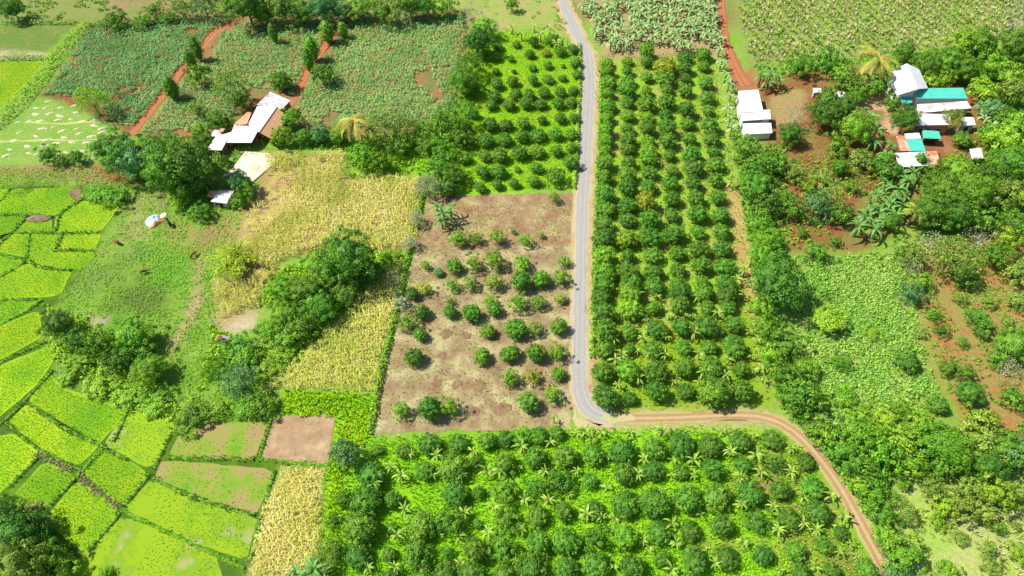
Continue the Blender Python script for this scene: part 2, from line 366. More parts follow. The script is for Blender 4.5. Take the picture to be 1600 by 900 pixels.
def road_mat(name, mid, edge, worn, lines=(.33, .67), lw=.10, grass=None):
    m = bpy.data.materials.new(name); n, l = nodes_of(m); b = n['Principled BSDF']; b.inputs['Roughness'].default_value = .9; b.inputs['Specular IOR Level'].default_value = .15
    a = n.new('ShaderNodeAttribute'); a.attribute_name = 'across'; g = n.new('ShaderNodeNewGeometry')
    t = n.new('ShaderNodeTexNoise'); t.inputs['Scale'].default_value = .45; t.inputs['Detail'].default_value = 9; t.inputs['Roughness'].default_value = .7; l.new(g.outputs['Position'], t.inputs[0])
    def math_(op, x, y):
        q = n.new('ShaderNodeMath'); q.operation = op
        for i, v in enumerate((x, y)):
            if v is None: continue
            if isinstance(v, (int, float)): q.inputs[i].default_value = v
            else: l.new(v, q.inputs[i])
        return q.outputs[0]
    d = math_('ABSOLUTE', math_('SUBTRACT', a.outputs['Fac'], .5), None)
    dn = math_('ADD', d, math_('MULTIPLY', math_('SUBTRACT', t.outputs['Fac'], .5), .42))
    mr = n.new('ShaderNodeMapRange'); mr.interpolation_type = 'SMOOTHSTEP'; mr.inputs[1].default_value = .28; mr.inputs[2].default_value = .46; l.new(dn, mr.inputs[0])
    mx = n.new('ShaderNodeMix'); mx.data_type = 'RGBA'; mx.inputs[6].default_value = (*mid, 1); mx.inputs[7].default_value = (*edge, 1); l.new(mr.outputs[0], mx.inputs[0])
    out = mx.outputs[2]
    tr = math_('MINIMUM', math_('ABSOLUTE', math_('SUBTRACT', a.outputs['Fac'], lines[0]), None), math_('ABSOLUTE', math_('SUBTRACT', a.outputs['Fac'], lines[1]), None))
    trn = math_('ADD', tr, math_('MULTIPLY', math_('SUBTRACT', t.outputs['Fac'], .5), .14))
    m2 = n.new('ShaderNodeMapRange'); m2.inputs[1].default_value = lw; m2.inputs[2].default_value = lw * .3; l.new(trn, m2.inputs[0])
    mx2 = n.new('ShaderNodeMix'); mx2.data_type = 'RGBA'; l.new(out, mx2.inputs[6]); mx2.inputs[7].default_value = (*worn, 1); l.new(m2.outputs[0], mx2.inputs[0])
    t2 = n.new('ShaderNodeTexNoise'); t2.inputs['Scale'].default_value = 2.2; t2.inputs['Detail'].default_value = 8; t2.inputs['Roughness'].default_value = .8; l.new(g.outputs['Position'], t2.inputs[0])
    mv = n.new('ShaderNodeMapRange'); mv.inputs[1].default_value = .25; mv.inputs[2].default_value = .75; mv.inputs[3].default_value = .75; mv.inputs[4].default_value = 1.2; l.new(t2.outputs['Fac'], mv.inputs[0])
    hs = n.new('ShaderNodeHueSaturation'); l.new(mv.outputs[0], hs.inputs['Value']); l.new(mx2.outputs[2], hs.inputs['Color']); l.new(hs.outputs[0], b.inputs['Base Color'])
    bp = n.new('ShaderNodeBump'); bp.inputs['Strength'].default_value = .5; bp.inputs['Distance'].default_value = .1; l.new(t2.outputs['Fac'], bp.inputs['Height']); l.new(bp.outputs[0], b.inputs['Normal'])
    return m
ROAD = [(872, -60), (878, 0), (890, 32), (914, 75), (921, 110), (919, 170), (914, 250), (909, 330), (907, 420), (906, 520), (904, 585), (907, 618), (918, 640), (938, 651), (965, 654)]
ROADW = [4.1, 4.1, 4.2, 4.2, 4.1, 3.8, 3.7, 3.5, 3.4, 3.4, 3.5, 4.0, 4.2, 3.8, 3.2]
M_ROAD = road_mat('road_concrete', (.31, .30, .28), (.42, .35, .24), (.36, .345, .31), lw=.05)
o = ribbon('road_shoulder', ROAD, [w + 1.9 for w in ROADW], .045, surf('shoulder_dust', [(.30, .15, .065), (.40, .30, .16), (.28, .38, .07)], .5, 8), amp=.5)
tag(o, kind='structure')
o = ribbon('road', ROAD, ROADW, .085, M_ROAD, amp=.4); tag(o, 'grey concrete lane running between the orchards', kind='structure')
TRACK = [(918, 652), (950, 653), (1010, 654), (1080, 652), (1150, 648), (1200, 652), (1240, 672), (1275, 708), (1310, 755), (1340, 810), (1368, 860), (1395, 910), (1430, 980)]
M_TRACK = road_mat('track_dirt', (.42, .33, .17), (.30, .32, .10), (.34, .205, .10), (.3, .7), .17)
o = ribbon('dirt_track', TRACK, [3.4, 3.0, 2.8, 2.8, 2.9, 3.0, 3.1, 3.1, 3.2, 3.3, 3.4, 3.4, 3.4], .065, M_TRACK, amp=.55); tag(o, 'rutted brown dirt track curving around the lower orchard', kind='structure')
M_RED = road_mat('red_path', (.34, .12, .05), (.30, .13, .055), (.38, .16, .075), (.35, .65), .1)
o = ribbon('red_path', [(1125, -60), (1127, 0), (1130, 45), (1138, 80), (1150, 110), (1165, 135)], [2.6, 2.6, 2.8, 3.2, 4.5, 6], .05, M_RED, amp=.35); tag(o, 'red earth path down to the white shed', kind='structure')
o = ribbon('red_path', [(205, 212), (222, 190), (250, 155), (275, 122), (300, 92), (325, 62), (345, 40), (385, 28)], [2.2, 2.4, 3.0, 3.2, 3.6, 4.4, 4.6, 3], .05, M_RED, amp=.4); tag(o, 'red earth path between the two cassava fields', kind='structure')
o = ribbon('red_path', [(455, 165), (472, 130), (487, 100), (510, 72), (525, 48), (540, 34)], [2.2, 2.4, 2.6, 3.2, 3.6, 3.0], .05, M_RED, amp=.4); tag(o, 'red earth path through the wide cassava field', kind='structure')

M_VERGE = surf('verge_dust', [(.36, .28, .14), (.42, .36, .19), (.30, .36, .09)], .7, 8)
for vp in ([(945, 648), (960, 646), (985, 650), (992, 656), (975, 660), (950, 660), (938, 656)], [(893, 655), (900, 640), (905, 652), (925, 662), (945, 666), (900, 668)]):
    o = sheet('verge', vp, .094, M_VERGE, .45, 2); tag(o, kind='structure')
# bare plots between the corn and the road
M_PLOT2 = surf('plot_soil_pale', [(.155, .092, .050), (.215, .142, .075), (.255, .188, .095), (.30, .245, .12), (.39, .345, .17), (.22, .30, .065)], .24, 14, bump=.6, bscale=1.5, contrast=(.28, .70))
M_PLOT = surf('plot_soil', [(.15, .078, .040), (.215, .120, .062), (.25, .162, .082), (.29, .212, .105), (.36, .295, .145), (.21, .27, .065)], .24, 14, bump=.6, bscale=1.5, contrast=(.27, .73))
PLOTS = [[(670, 307), (895, 302), (896, 386), (650, 392)], [(651, 387), (896, 381), (893, 479), (628, 484)],
         [(628, 479), (893, 473), (891, 576), (600, 582)], [(601, 577), (891, 570), (893, 668), (580, 678)]]
for k, p in enumerate(PLOTS):
    o = sheet('bare_plot', p, .03 + .004 * k, M_PLOT if k < 1 else M_PLOT2, .35, 0)
    tag(o, f'brown bare-earth plot beside the road, {nth(k + 1)} from the far orchard', kind='structure')
M_PIT = surf('pit_soil', [(.16, .088, .046), (.21, .128, .068), (.26, .185, .095)], .5, 10, bump=.5)
for k, (px, py, r) in enumerate([(697, 524, 1.7), (729, 524, 1.4), (682, 599, 1.4), (712, 601, 1.5), (746, 604, 2.0), (736, 641, 1.8), (785, 640, 1.9), (690, 556, 1.3)]):
    c = at(px, py); V, F = [], []
    for i in range(24):
        a = i / 24 * math.tau; rr = r * .8 * (1 + .45 * (vnoise(px + 9 * math.cos(a), py + 9 * math.sin(a), 5) - .5) * 2)
        V.append((math.cos(a) * rr, math.sin(a) * rr * .9, .0)); 
    for i in range(24): V.append((V[i][0] * .82, V[i][1] * .82, .10 * (1 if i % 3 else .6)))
    for i in range(24): V.append((V[i][0] * .45, V[i][1] * .45, .02))
    V.append((0, 0, .005))
    for i in range(24):
        j = (i + 1) % 24; F += [[i, j, j + 24, i + 24], [i + 24, j + 24, j + 48, i + 48], [i + 48, j + 48, 72]]
    o = link('planting_pit', mesh_py('planting_pit', V, F, M_PIT, True)); o.location = (c.x, c.y, .044)
    tag(o, kind='structure')
# concrete yard of the farmhouse
o = sheet('yard', [(381, 237), (420, 240), (431, 248), (425, 258), (394, 284), (383, 276), (348, 275), (363, 264)], .07, surf('yard_concrete', [(.48, .34, .22), (.60, .52, .40), (.66, .62, .52)], .3, 6), .12, 0)
tag(o, 'sunlit pale drying yard in front of the farmhouse', kind='structure')

o = sheet('bare_spot', [(110, 296), (126, 296), (128, 306), (120, 316), (108, 308)], .062, M_PIT, .3, 2); tag(o, kind='structure')
# rice paddies
PADDY = {
 'm': surf('rice_green', [(.092, .24, .006), (.138, .305, .006), (.195, .345, .007), (.28, .385, .012)], .13, 10, bump=.35, bscale=4, contrast=(.3, .7), objvar=.12),
 'y': surf('rice_yellow', [(.125, .29, .006), (.185, .345, .006), (.255, .385, .007), (.345, .405, .018)], .13, 10, bump=.35, bscale=4, contrast=(.3, .7), objvar=.08),
 'b': surf('rice_patchy', [(.33, .28, .18), (.25, .29, .07), (.15, .28, .01), (.21, .33, .01)], .14, 9, bump=.3, bscale=4, contrast=(.30, .52), objvar=.08),
 'f': surf('fallow_paddy', [(.30, .20, .095), (.27, .235, .075), (.19, .27, .03), (.12, .27, .015)], .16, 9, bump=.3, bscale=4, contrast=(.36, .6)),
 'd': surf('mud_paddy', [(.24, .15, .085), (.32, .215, .12), (.42, .32, .19)], .35, 9, bump=.3, bscale=4)}
PADS = [
 ('y', [(-40, 98), (70, 97), (40, 130), (0, 165), (-40, 190)], 'beside the long hedge'),
 ('m', [(-60, 297), (14, 297), (-5, 318), (-60, 320)], 'at the head of the paddy steps by the far bank'),
 ('m', [(22, 297), (110, 296), (124, 316), (85, 334), (45, 335), (0, 333), (0, 320)], 'wide strip under the grassy far bank'),
 ('y', [(127, 316), (187, 321), (155, 361), (85, 361), (92, 338)], 'with a yellow tip against the grass slope'),
 ('m', [(-60, 338), (40, 338), (20, 360), (0, 373), (-60, 385)], 'left of the small brown straw heap'),
 ('m', [(45, 346), (78, 346), (80, 361), (26, 361)], 'the tiniest cell, under the brown straw heap'),
 ('y', [(10, 367), (44, 367), (40, 401), (-5, 390), (-60, 392)], 'second step below the straw heap, left cell'),
 ('m', [(48, 367), (94, 367), (83, 393), (148, 394), (130, 419), (62, 417), (43, 402)], 'L-shaped cell below the straw heap'),
 ('y', [(98, 367), (155, 367), (147, 390), (88, 391)], 'small oblong cell inside the L-shaped one'),
 ('m', [(-60, 396), (0, 396), (36, 410), (0, 431), (-60, 445)], 'wedge at the picture edge below the L-shaped cell'),
 ('y', [(40, 414), (110, 424), (92, 460), (0, 466), (-60, 470), (0, 438)], 'broad cell below the L-shaped one'),
 ('m', [(-60, 475), (58, 470), (25, 491), (0, 504), (-60, 525)], 'narrow strip beside the dark bush'),
 ('y', [(57, 488), (66, 524), (0, 560), (-60, 585), (-60, 535), (0, 512)], 'cell left of the round dark bush'),
 ('y', [(78, 543), (86, 555), (58, 597), (0, 648), (-60, 690), (-60, 605), (0, 574)], 'long cell below the dark bush'),
 ('m', [(76, 587), (100, 611), (196, 641), (178, 664), (153, 692), (100, 668), (48, 628)], 'long cell hugging the foot of the bushes'),
 ('y', [(43, 634), (108, 673), (152, 697), (124, 724), (74, 704), (14, 660)], 'bright cell second below the bushes'),
 ('b', [(201, 643), (264, 659), (269, 672), (236, 730), (166, 694)], 'with a brown bald patch, left of the fallow cells'),
 ('y', [(-40, 690), (20, 681), (58, 709), (5, 762), (-40, 800)], 'cell at the picture edge beside the straw-covered bank'),
 ('m', [(70, 724), (117, 746), (70, 794), (14, 784)], 'green cell below the straw-covered bank'),
 ('m', [(164, 701), (229, 741), (191, 789), (131, 736)], 'cell right of the straw-covered bank'),
 ('y', [(121, 752), (185, 801), (135, 860), (72, 814)], 'diamond cell near the dark corner trees'),
 ('f', [(255, 722), (428, 736), (398, 803), (300, 775), (246, 745)], 'fallow brownish cell below the bare mud'),
 ('b', [(238, 752), (300, 781), (400, 808), (384, 872), (290, 838), (198, 794)], 'with grey bald patches below the fallow cell'),
 ('b', [(193, 810), (332, 868), (346, 910), (330, 990), (40, 990), (110, 900), (136, 864)], 'lowest cell with a pale bald patch'),
 ('f', [(290, 661), (418, 657), (396, 714), (268, 711)], 'fallow cell left of the bare mud'),
 ('d', [(430, 655), (522, 650), (510, 725), (410, 714)], 'bare brown mud cell beside the bright grass strip')]

# ------------------------------------------------------------------ plant templates and scatter
def leafquads(C, N, size, rnd, asp=.5, fold=.15):
    """diamond leaves at centres C with normals N: (n*4,3) verts, (n,4) faces"""
    n = len(C); N = N / np.linalg.norm(N, axis=1)[:, None]
    r = rnd.normal(size=(n, 3)); U = np.cross(N, r); U /= np.linalg.norm(U, axis=1)[:, None]; W = np.cross(N, U)
    s = size if np.ndim(size) else np.full(n, size); s = np.asarray(s)[:, None]
    a = C - U * s * .5; c = C + U * s * .5; b = C + W * s * asp * .5 + N * s * fold; d = C - W * s * asp * .5 + N * s * fold
    V = np.stack([a, b, c, d], 1).reshape(-1, 3); F = np.arange(4 * n).reshape(n, 4)
    return V, F
def crown(seed, rx=1.0, rz=.8, nclump=26, per=42, leaf=.16, clump=.36, core=.74, open_=0.0, flat=.0, jitter=.34):
    """unit crown (radius about rx, base near z=0): lumpy core + leaf clumps"""
    rnd = np.random.default_rng(seed); V, F, T = [], [], []; off = 0
    k = np.arange(nclump) + .5
    ph = np.arccos(1 - 1.55 * k / nclump); th = math.pi * (1 + 5 ** .5) * k + rnd.random() * 6
    D = np.stack([np.cos(th) * np.sin(ph), np.sin(th) * np.sin(ph), np.cos(ph)], 1)
    rad = 1 + rnd.normal(size=nclump) * (.10 + open_ * .25)
    cc = D * np.array([rx, rx, rz]) * ((1 - clump * .62) * rad)[:, None]; cc[:, 2] += rz * .75
    cs = clump * rx * (1 + rnd.normal(size=nclump) * .25); ct = rnd.random(nclump)
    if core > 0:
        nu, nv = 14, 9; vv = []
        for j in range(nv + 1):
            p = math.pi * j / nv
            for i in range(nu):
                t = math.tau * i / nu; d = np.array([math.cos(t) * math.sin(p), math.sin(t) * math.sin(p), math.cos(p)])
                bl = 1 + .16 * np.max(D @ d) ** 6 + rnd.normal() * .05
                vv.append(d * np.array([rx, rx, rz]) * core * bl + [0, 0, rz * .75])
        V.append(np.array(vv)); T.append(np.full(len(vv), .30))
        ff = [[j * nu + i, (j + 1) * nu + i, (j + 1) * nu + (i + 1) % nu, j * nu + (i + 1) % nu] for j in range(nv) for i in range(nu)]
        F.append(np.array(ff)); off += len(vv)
    for c, s, t in zip(cc, cs, ct):
        d = rnd.normal(size=(per, 3)); d /= np.linalg.norm(d, axis=1)[:, None]
        out = (c - [0, 0, rz * .5]); out = out / np.linalg.norm(out)
        d += out * .75 + np.array([0, 0, .25]); d /= np.linalg.norm(d, axis=1)[:, None]
        r = (rnd.random(per) ** .4)[:, None]
        C = c + d * s * r * np.array([1, 1, .85])
        N = d + rnd.normal(size=(per, 3)) * jitter; N[:, 2] += flat
        v, f = leafquads(C, N, leaf * rx * (.7 + .6 * rnd.random(per)), rnd, .55)
        V.append(v); F.append(f + off); off += len(v)
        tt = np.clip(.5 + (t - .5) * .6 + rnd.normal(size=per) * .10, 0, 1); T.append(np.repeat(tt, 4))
    return np.vstack(V), np.vstack(F), np.concatenate(T)
def tuft(seed, blades=5, h=1.0, spread=.5, w=.18):
    rnd = np.random.default_rng(seed); V, F, T = [], [], []
    for i in range(blades):
        a = rnd.random() * math.tau; d = np.array([math.cos(a), math.sin(a)]); p = np.array([-d[1], d[0]]); s = spread * (.4 + .8 * rnd.random()); hh = h * (.6 + .5 * rnd.random())
        b = d * s * .12
        k = len(V)
        V += [(*(b + p * w * .5), 0), (*(b - p * w * .5), 0), (*(b + d * s * .55 - p * w * .5), hh * .8), (*(b + d * s * .55 + p * w * .5), hh * .8)]
        F.append([k, k + 1, k + 2, k + 3]); V += [(*(b + d * s - p * w * .1), hh * .85), (*(b + d * s + p * w * .1), hh * .85)]
        F.append([k + 3, k + 2, k + 4, k + 5]); T += [rnd.random()] * 6
    return np.array(V), np.array(F), np.array(T)
def bushlet(seed, n=14, r=.5, h=.6, leaf=.35):
    rnd = np.random.default_rng(seed); d = rnd.normal(size=(n, 3)); d[:, 2] = abs(d[:, 2]) + .15; d /= np.linalg.norm(d, axis=1)[:, None]
    C = d * np.array([r, r, h]) * (.6 + .4 * rnd.random((n, 1))); N = d + rnd.normal(size=(n, 3)) * .4
    V, F = leafquads(C, N, leaf * (.7 + .6 * rnd.random(n)), rnd, .6); return V, F, np.repeat(np.clip(.5 + rnd.normal(size=n) * .25, 0, 1), 4)
def cassava(seed):
    rnd = np.random.default_rng(seed); V, F, T = [], [], []
    for i in range(11):
        a = i * 2.4 + rnd.random() * .5; rr = .12 + .42 * (i / 11) ** .7; z = .95 - .5 * (i / 11) + rnd.normal() * .05
        c = np.array([math.cos(a) * rr, math.sin(a) * rr, z]); N = np.array([[math.cos(a) * .35, math.sin(a) * .35, 1.0]]) + rnd.normal(size=(1, 3)) * .15
        for q in range(2):
            v, f = leafquads(c[None], N, .46, rnd, .5, .1); F.append(f + 4 * len(F)); V.append(v); T += [np.clip(.5 + rnd.normal() * .22, 0, 1)] * 4
    return np.vstack(V), np.vstack(F), np.array(T)
def maize(seed):
    rnd = np.random.default_rng(seed); V, F, T = [], [], []
    def quad(p0, p1, w, t):
        k = len(V); d = p1 - p0; s = np.cross(d, [0, 0, 1.0]); s = s / (np.linalg.norm(s) + 1e-6) * w * .5
        if np.linalg.norm(d[:2]) < .05: s = np.array([w * .5, 0, 0])
        V.extend([p0 - s, p0 + s, p1 + s * .6, p1 - s * .6]); F.append([k, k + 1, k + 2, k + 3]); T.extend([t] * 4)
    quad(np.array([0, 0, 0.]), np.array([.03, 0, 1.7]), .06, .25)
    a0 = rnd.random() * 6
    for i in range(6):
        a = a0 + i * math.pi + rnd.normal() * .5; d = np.array([math.cos(a), math.sin(a), 0]); z = .5 + i * .2; t = np.clip(.55 + rnd.normal() * .25, 0, 1)
        p0 = np.array([0, 0, z]); p1 = p0 + d * .32 + [0, 0, .22]; p2 = p1 + d * .34 + [0, 0, -.16]
        quad(p0, p1, .11, t); quad(p1, p2, .10, t)
    for i in range(3):
        a = rnd.random() * 6; quad(np.array([0, 0, 1.65]), np.array([math.cos(a) * .14, math.sin(a) * .14, 2.0]), .06, 1.0)
    return np.array(V), np.array(F), np.array(T)
def scatter(name, P, temps, smin, smax, mat, label, parent=None, zs=None, tshift=None, z=0.0, kind='stuff'):
    """many small plants joined into one mesh"""
    Vs, Fs, Ts = [], [], []; off = 0
    which = RNG.integers(0, len(temps), len(P))
    for k, (tv, tf, tt) in enumerate(temps):
        Q = P[which == k]; n = len(Q)
        if not n: continue
        a = RNG.random(n) * math.tau; s = smin + (smax - smin) * RNG.random(n); c, sn = np.cos(a) * s, np.sin(a) * s
        V = np.empty((n, len(tv), 3), np.float32)
        V[:, :, 0] = Q[:, 0:1] + tv[:, 0] * c[:, None] - tv[:, 1] * sn[:, None]
        V[:, :, 1] = Q[:, 1:2] + tv[:, 0] * sn[:, None] + tv[:, 1] * c[:, None]
        V[:, :, 2] = z + tv[:, 2] * s[:, None]
        sh = (vnoise(Q[:, 0], Q[:, 1], 6.0) - .5) * .7 + RNG.normal(size=n) * .12
        Vs.append(V.reshape(-1, 3)); Ts.append(np.clip(tt[None] + sh[:, None], 0, 1).ravel())
        Fs.append((tf[None] + (np.arange(n) * len(tv))[:, None, None]).reshape(-1, 4) + off); off += n * len(tv)
    if not Vs: return None
    o = link(name, mesh_np(name, np.vstack(Vs), np.vstack(Fs), mat, np.concatenate(Ts)), parent)
    return tag(o, label, kind=kind)

TUFTS = [tuft(i) for i in range(5)]; RICET = [tuft(20 + i, 3, 1.0, .7, .3) for i in range(5)]; BUSHL = [bushlet(i) for i in range(5)]; CASS = [cassava(i) for i in range(5)]; MAIZE = [maize(i) for i in range(6)]
M_RICE = foliage('rice_leaf', [(.13, .34, .01), (.20, .42, .01), (.31, .47, .014)], .3, vary=.15, hue=.008)
M_GRASS = foliage('grass_leaf', [(.19, .50, .012), (.31, .68, .016), (.46, .76, .03)], .3, vary=.1, hue=.005)
M_WEED = foliage('weed_leaf', [(.11, .30, .02), (.21, .46, .03), (.36, .56, .05)], .3, vary=.1, hue=.005)
M_CORN = foliage('maize_leaf', [(.32, .46, .04), (.80, .76, .13), (.96, .88, .40)], .3, vary=.1, hue=.005)
M_CORNG = foliage('maize_green_leaf', [(.30, .50, .04), (.70, .76, .11), (.94, .88, .30)], .3, vary=.1, hue=.005)
M_CASS = foliage('cassava_leaf', [(.095, .32, .07), (.16, .46, .11), (.25, .58, .17)], .25, vary=.1, hue=.005)
M_CASS2 = foliage('cassava_light_leaf', [(.15, .38, .075), (.25, .54, .125), (.38, .65, .19)], .25, vary=.1, hue=.005)
M_BEAN = foliage('bean_leaf', [(.17, .46, .05), (.33, .62, .09), (.56, .70, .19)], .3, vary=.1, hue=.005)
M_SCRUB = foliage('scrub_leaf', [(.08, .26, .02), (.17, .42, .03), (.33, .54, .05)], .28, vary=.1, hue=.005)

for kind, poly, where in PADS:
    z = .05
    o = sheet('rice_paddy' if kind in 'my' or kind == 'b' else 'fallow_paddy', poly, z, PADDY[kind], .14, 1, None, .55)
    look = {'m': 'green rice paddy', 'y': 'yellow-green rice paddy', 'b': 'patchy rice paddy', 'f': 'paddy', 'd': 'paddy'}[kind]
    tag(o, f'{look}, {where}', kind='structure')
    sp = {'m': .34, 'y': .34, 'b': .6, 'f': .9, 'd': 3.0}[kind]
    P = pts_in(poly, sp, .5)
    if kind in 'bf': P = P[vnoise(P[:, 0], P[:, 1], 5) > .38]
    scatter('rice_plants', P, RICET, .16, .26, M_RICE if kind != 'm' else foliage('rice_leaf_green', [(.10, .30, .01), (.155, .37, .01), (.24, .43, .012)], .3, vary=.15, hue=.008), None, o, z=z)
    # grassy bund round the cell
    W = ragged(smooth_poly(atn(poly), True, 1), .55, .1); n = len(W)
    if kind != 'd':
        pass
def bund(line_px, w=.9, h=.38, name='paddy_bund', label=None):
    W = smooth_poly(atn(line_px), False, 2); d = np.r_[0, np.cumsum(np.hypot(*np.diff(W, axis=0).T))]
    s = np.arange(0, d[-1], .6); C = np.stack([np.interp(s, d, W[:, 0]), np.interp(s, d, W[:, 1])], 1)
    T = np.gradient(C, axis=0); T /= np.hypot(*T.T)[:, None] + 1e-9; N = np.stack([-T[:, 1], T[:, 0]], 1)
    prof = [(-.5, 0), (-.32, .75), (0, 1), (.3, .8), (.5, 0)]; V = []
    for f, q in prof:
        ww = w * (1 + (vnoise(s, s * 0 + f * 30, 2) - .5) * .7); hh = h * q * (.7 + .6 * vnoise(s, s * 0 + f * 30 + 5, 1.5))
        V.append(np.c_[C + N * (f * ww)[:, None], hh])
    V = np.array(V); a, b = V.shape[:2]; idx = np.arange(a * b).reshape(a, b)
    F = np.stack([idx[:-1, :-1], idx[:-1, 1:], idx[1:, 1:], idx[1:, :-1]], -1).reshape(-1, 4)
    return V.reshape(-1, 3), F, C, N
BUNDS = [[(16, 295), (0, 318), (-40, 330)], [(128, 312), (92, 334), (88, 362)], [(-40, 336), (44, 336), (85, 340)], [(42, 338), (20, 364), (-5, 385)],
 [(20, 364), (90, 365), (155, 364)], [(46, 366), (42, 404)], [(-20, 394), (40, 406), (62, 419), (112, 423)], [(84, 392), (148, 392)], [(40, 410), (0, 434), (-40, 450)],
 [(-40, 470), (30, 469), (60, 468)], [(64, 470), (40, 487), (0, 508), (-40, 530)], [(70, 535), (30, 552), (0, 568), (-40, 590)], [(82, 580), (50, 615), (20, 648), (-10, 670), (-40, 690)],
 [(46, 631), (100, 670), (155, 694), (200, 720)], [(178, 690), (200, 643)], [(165, 697), (120, 745)], [(60, 715), (10, 765)], [(118, 748), (68, 802)], [(235, 740), (190, 795)],
 [(188, 802), (135, 865)], [(195, 800), (290, 845), (385, 890)], [(240, 748), (300, 778), (400, 806)], [(270, 672), (240, 735)], [(265, 716), (330, 717), (400, 718)],
 [(424, 655), (405, 716)], [(405, 718), (470, 725), (515, 728)], [(275, 660), (420, 654)], [(10, 660), (60, 705), (130, 735)], [(430, 735), (410, 800), (390, 880)], [(98, 366), (88, 390)]]
M_BUND = surf('bund_grass', [(.06, .16, .015), (.12, .26, .02), (.24, .38, .04)], .8, 8, bump=.5)
M_BUNDLEAF = foliage('bund_leaf', [(.06, .17, .012), (.12, .28, .015), (.26, .46, .02)], .25, vary=.1, hue=.005)
for k, b in enumerate(BUNDS):
    V, F, C, N = bund(b, .7, .3); o = link('paddy_bund', mesh_np('paddy_bund', V, F, M_BUND, smooth=True)); tag(o, kind='structure')
    m = max(4, len(C) * 4); ii = RNG.integers(0, len(C), m); P = C[ii] + N[ii] * (RNG.normal(size=m) * .24)[:, None] + RNG.normal(size=(m, 2)) * .12
    scatter('bund_grass', P, TUFTS, .25, .6, M_BUNDLEAF if k % 5 else M_GRASS, None, o, z=.15)

M_BANKSTRAW = foliage('bank_straw', [(.28, .27, .09), (.38, .33, .15), (.50, .44, .24)], .2, vary=.1)
for ln in ([(60, 706), (88, 722), (120, 738)], [(124, 744), (152, 768), (186, 794)], [(38, 787), (70, 797)]):
    V, F, C, N = bund(ln, .8, .3); m = len(C) * 9; ii = RNG.integers(0, len(C), m); Q = C[ii] + N[ii] * (RNG.normal(size=m) * .38)[:, None] + RNG.normal(size=(m, 2)) * .3
    scatter('bank_straw', Q, BUSHL, .3, .6, M_BANKSTRAW, 'dry straw lying on a paddy bank', z=.12)
def field(name, poly, sp, temps, smin, smax, mat, label, jit=.45, ang=0., sy=None, thin=None, avoid=(), z=0., bare=None, edge=1.4):
    P = pts_in(poly, sp, jit, ang, sy)
    if bare: P = P[(sdist(P, atn(bare)) < 0) | (RNG.random(len(P)) < .4)]
    if thin:
        sc, th = thin; P = P[vnoise(P[:, 0], P[:, 1], sc) * .7 + vnoise(P[:, 0] + 50, P[:, 1], sc / 3) * .3 > th]
    P = P[sdist(P, atn(poly)) > RNG.random(len(P)) ** 2 * edge]
    P = drop(P, avoid)
    return scatter(name, P, temps, smin, smax, mat, label, z=z)
RP1 = [(203, 216), (218, 190), (262, 130), (296, 88), (330, 50), (380, 24), (385, 34), (348, 52), (315, 90), (270, 145), (215, 214)]
RP2 = [(452, 166), (482, 100), (518, 45), (545, 36), (532, 60), (490, 110), (462, 168)]
field('cassava_plants', [(140, 45), (335, 30), (372, 34), (212, 200), (170, 190), (150, 155), (66, 148)], .85, CASS, .7, 1.15, M_CASS, 'dense blue-green cassava left of the red path', .22, -.12, 1.0, avoid=[RP1], thin=(5, .2))
field('cassava_plants', [(372, 34), (730, 20), (722, 140), (690, 195), (620, 200), (470, 200), (460, 170), (330, 205), (212, 208)], .9, CASS, .7, 1.15, M_CASS2, 'lighter cassava field right of the red path', .25, -.12, 1.1, avoid=[RP1, RP2, [(390, 140), (450, 140), (470, 200), (330, 225)]], thin=(7, .2))
field('maize_plants', [(410, 242), (540, 238), (548, 272), (660, 278), (652, 385), (600, 394), (530, 382), (400, 418), (378, 395), (380, 330), (420, 300)], .6, MAIZE, .8, 1.2, M_CORN, 'wide field of ripe yellow maize behind the dark tree clump', .22, .06, .95, thin=(8, .25), bare=[(372, 335), (425, 268), (470, 262), (455, 305), (400, 365), (374, 392)])
field('maize_plants', [(332, 440), (390, 404), (440, 408), (400, 480), (345, 500)], .7, MAIZE, .8, 1.1, M_CORN, 'thin yellow maize patch beside the feathery bamboo', .4, .1, thin=(5, .35), avoid=[[(325, 380), (400, 375), (408, 425), (380, 445), (330, 440)]])
field('maize_plants', [(632, 410), (622, 470), (586, 620), (415, 606), (470, 560), (560, 470), (602, 420)], .58, MAIZE, .8, 1.2, M_CORNG, 'triangular maize field left of the bare plots', .22, .12, .95)
field('maize_plants', [(442, 730), (508, 732), (498, 905), (386, 910), (412, 800)], .42, MAIZE, .6, .9, M_CORN, 'maize strip beside the lowest paddies', .3, .1, .6)
field('bean_plants', [(1228, 402), (1395, 392), (1425, 450), (1450, 560), (1478, 640), (1450, 700), (1285, 690), (1235, 560)], .42, BUSHL, .6, 1.2, M_BEAN, 'pale leafy bean field right of the orchard', .5, 0., thin=(5, .3), edge=6)
CROPF = [(1140, -40), (1640, -40), (1600, 30), (1560, 60), (1400, 85), (1170, 100)]
field('crop_plants', CROPF, 3.1, BUSHL, 1.3, 2.3, foliage('crop_leaf', [(.11, .30, .03), (.21, .44, .05), (.38, .54, .11)], .25, vary=.1), 'olive bushes in slanting rows at the far edge', .16, .3, 1.25, thin=(4, .2))
field('dry_stalks', CROPF, 2.4, TUFTS, .9, 1.5, foliage('dry_stalk', [(.46, .48, .20), (.66, .62, .34), (.80, .74, .46)], .25, vary=.1), 'pale dry stalks between the olive bushes', .3, .3, .9, thin=(3, .42))
field('bean_weeds', [(1228, 402), (1395, 392), (1425, 450), (1450, 560), (1478, 640), (1450, 700), (1285, 690), (1235, 560)], .9, BUSHL, .8, 1.5, M_SCRUB, 'darker weeds overgrowing the bean field', .5, 0., thin=(6, .44))
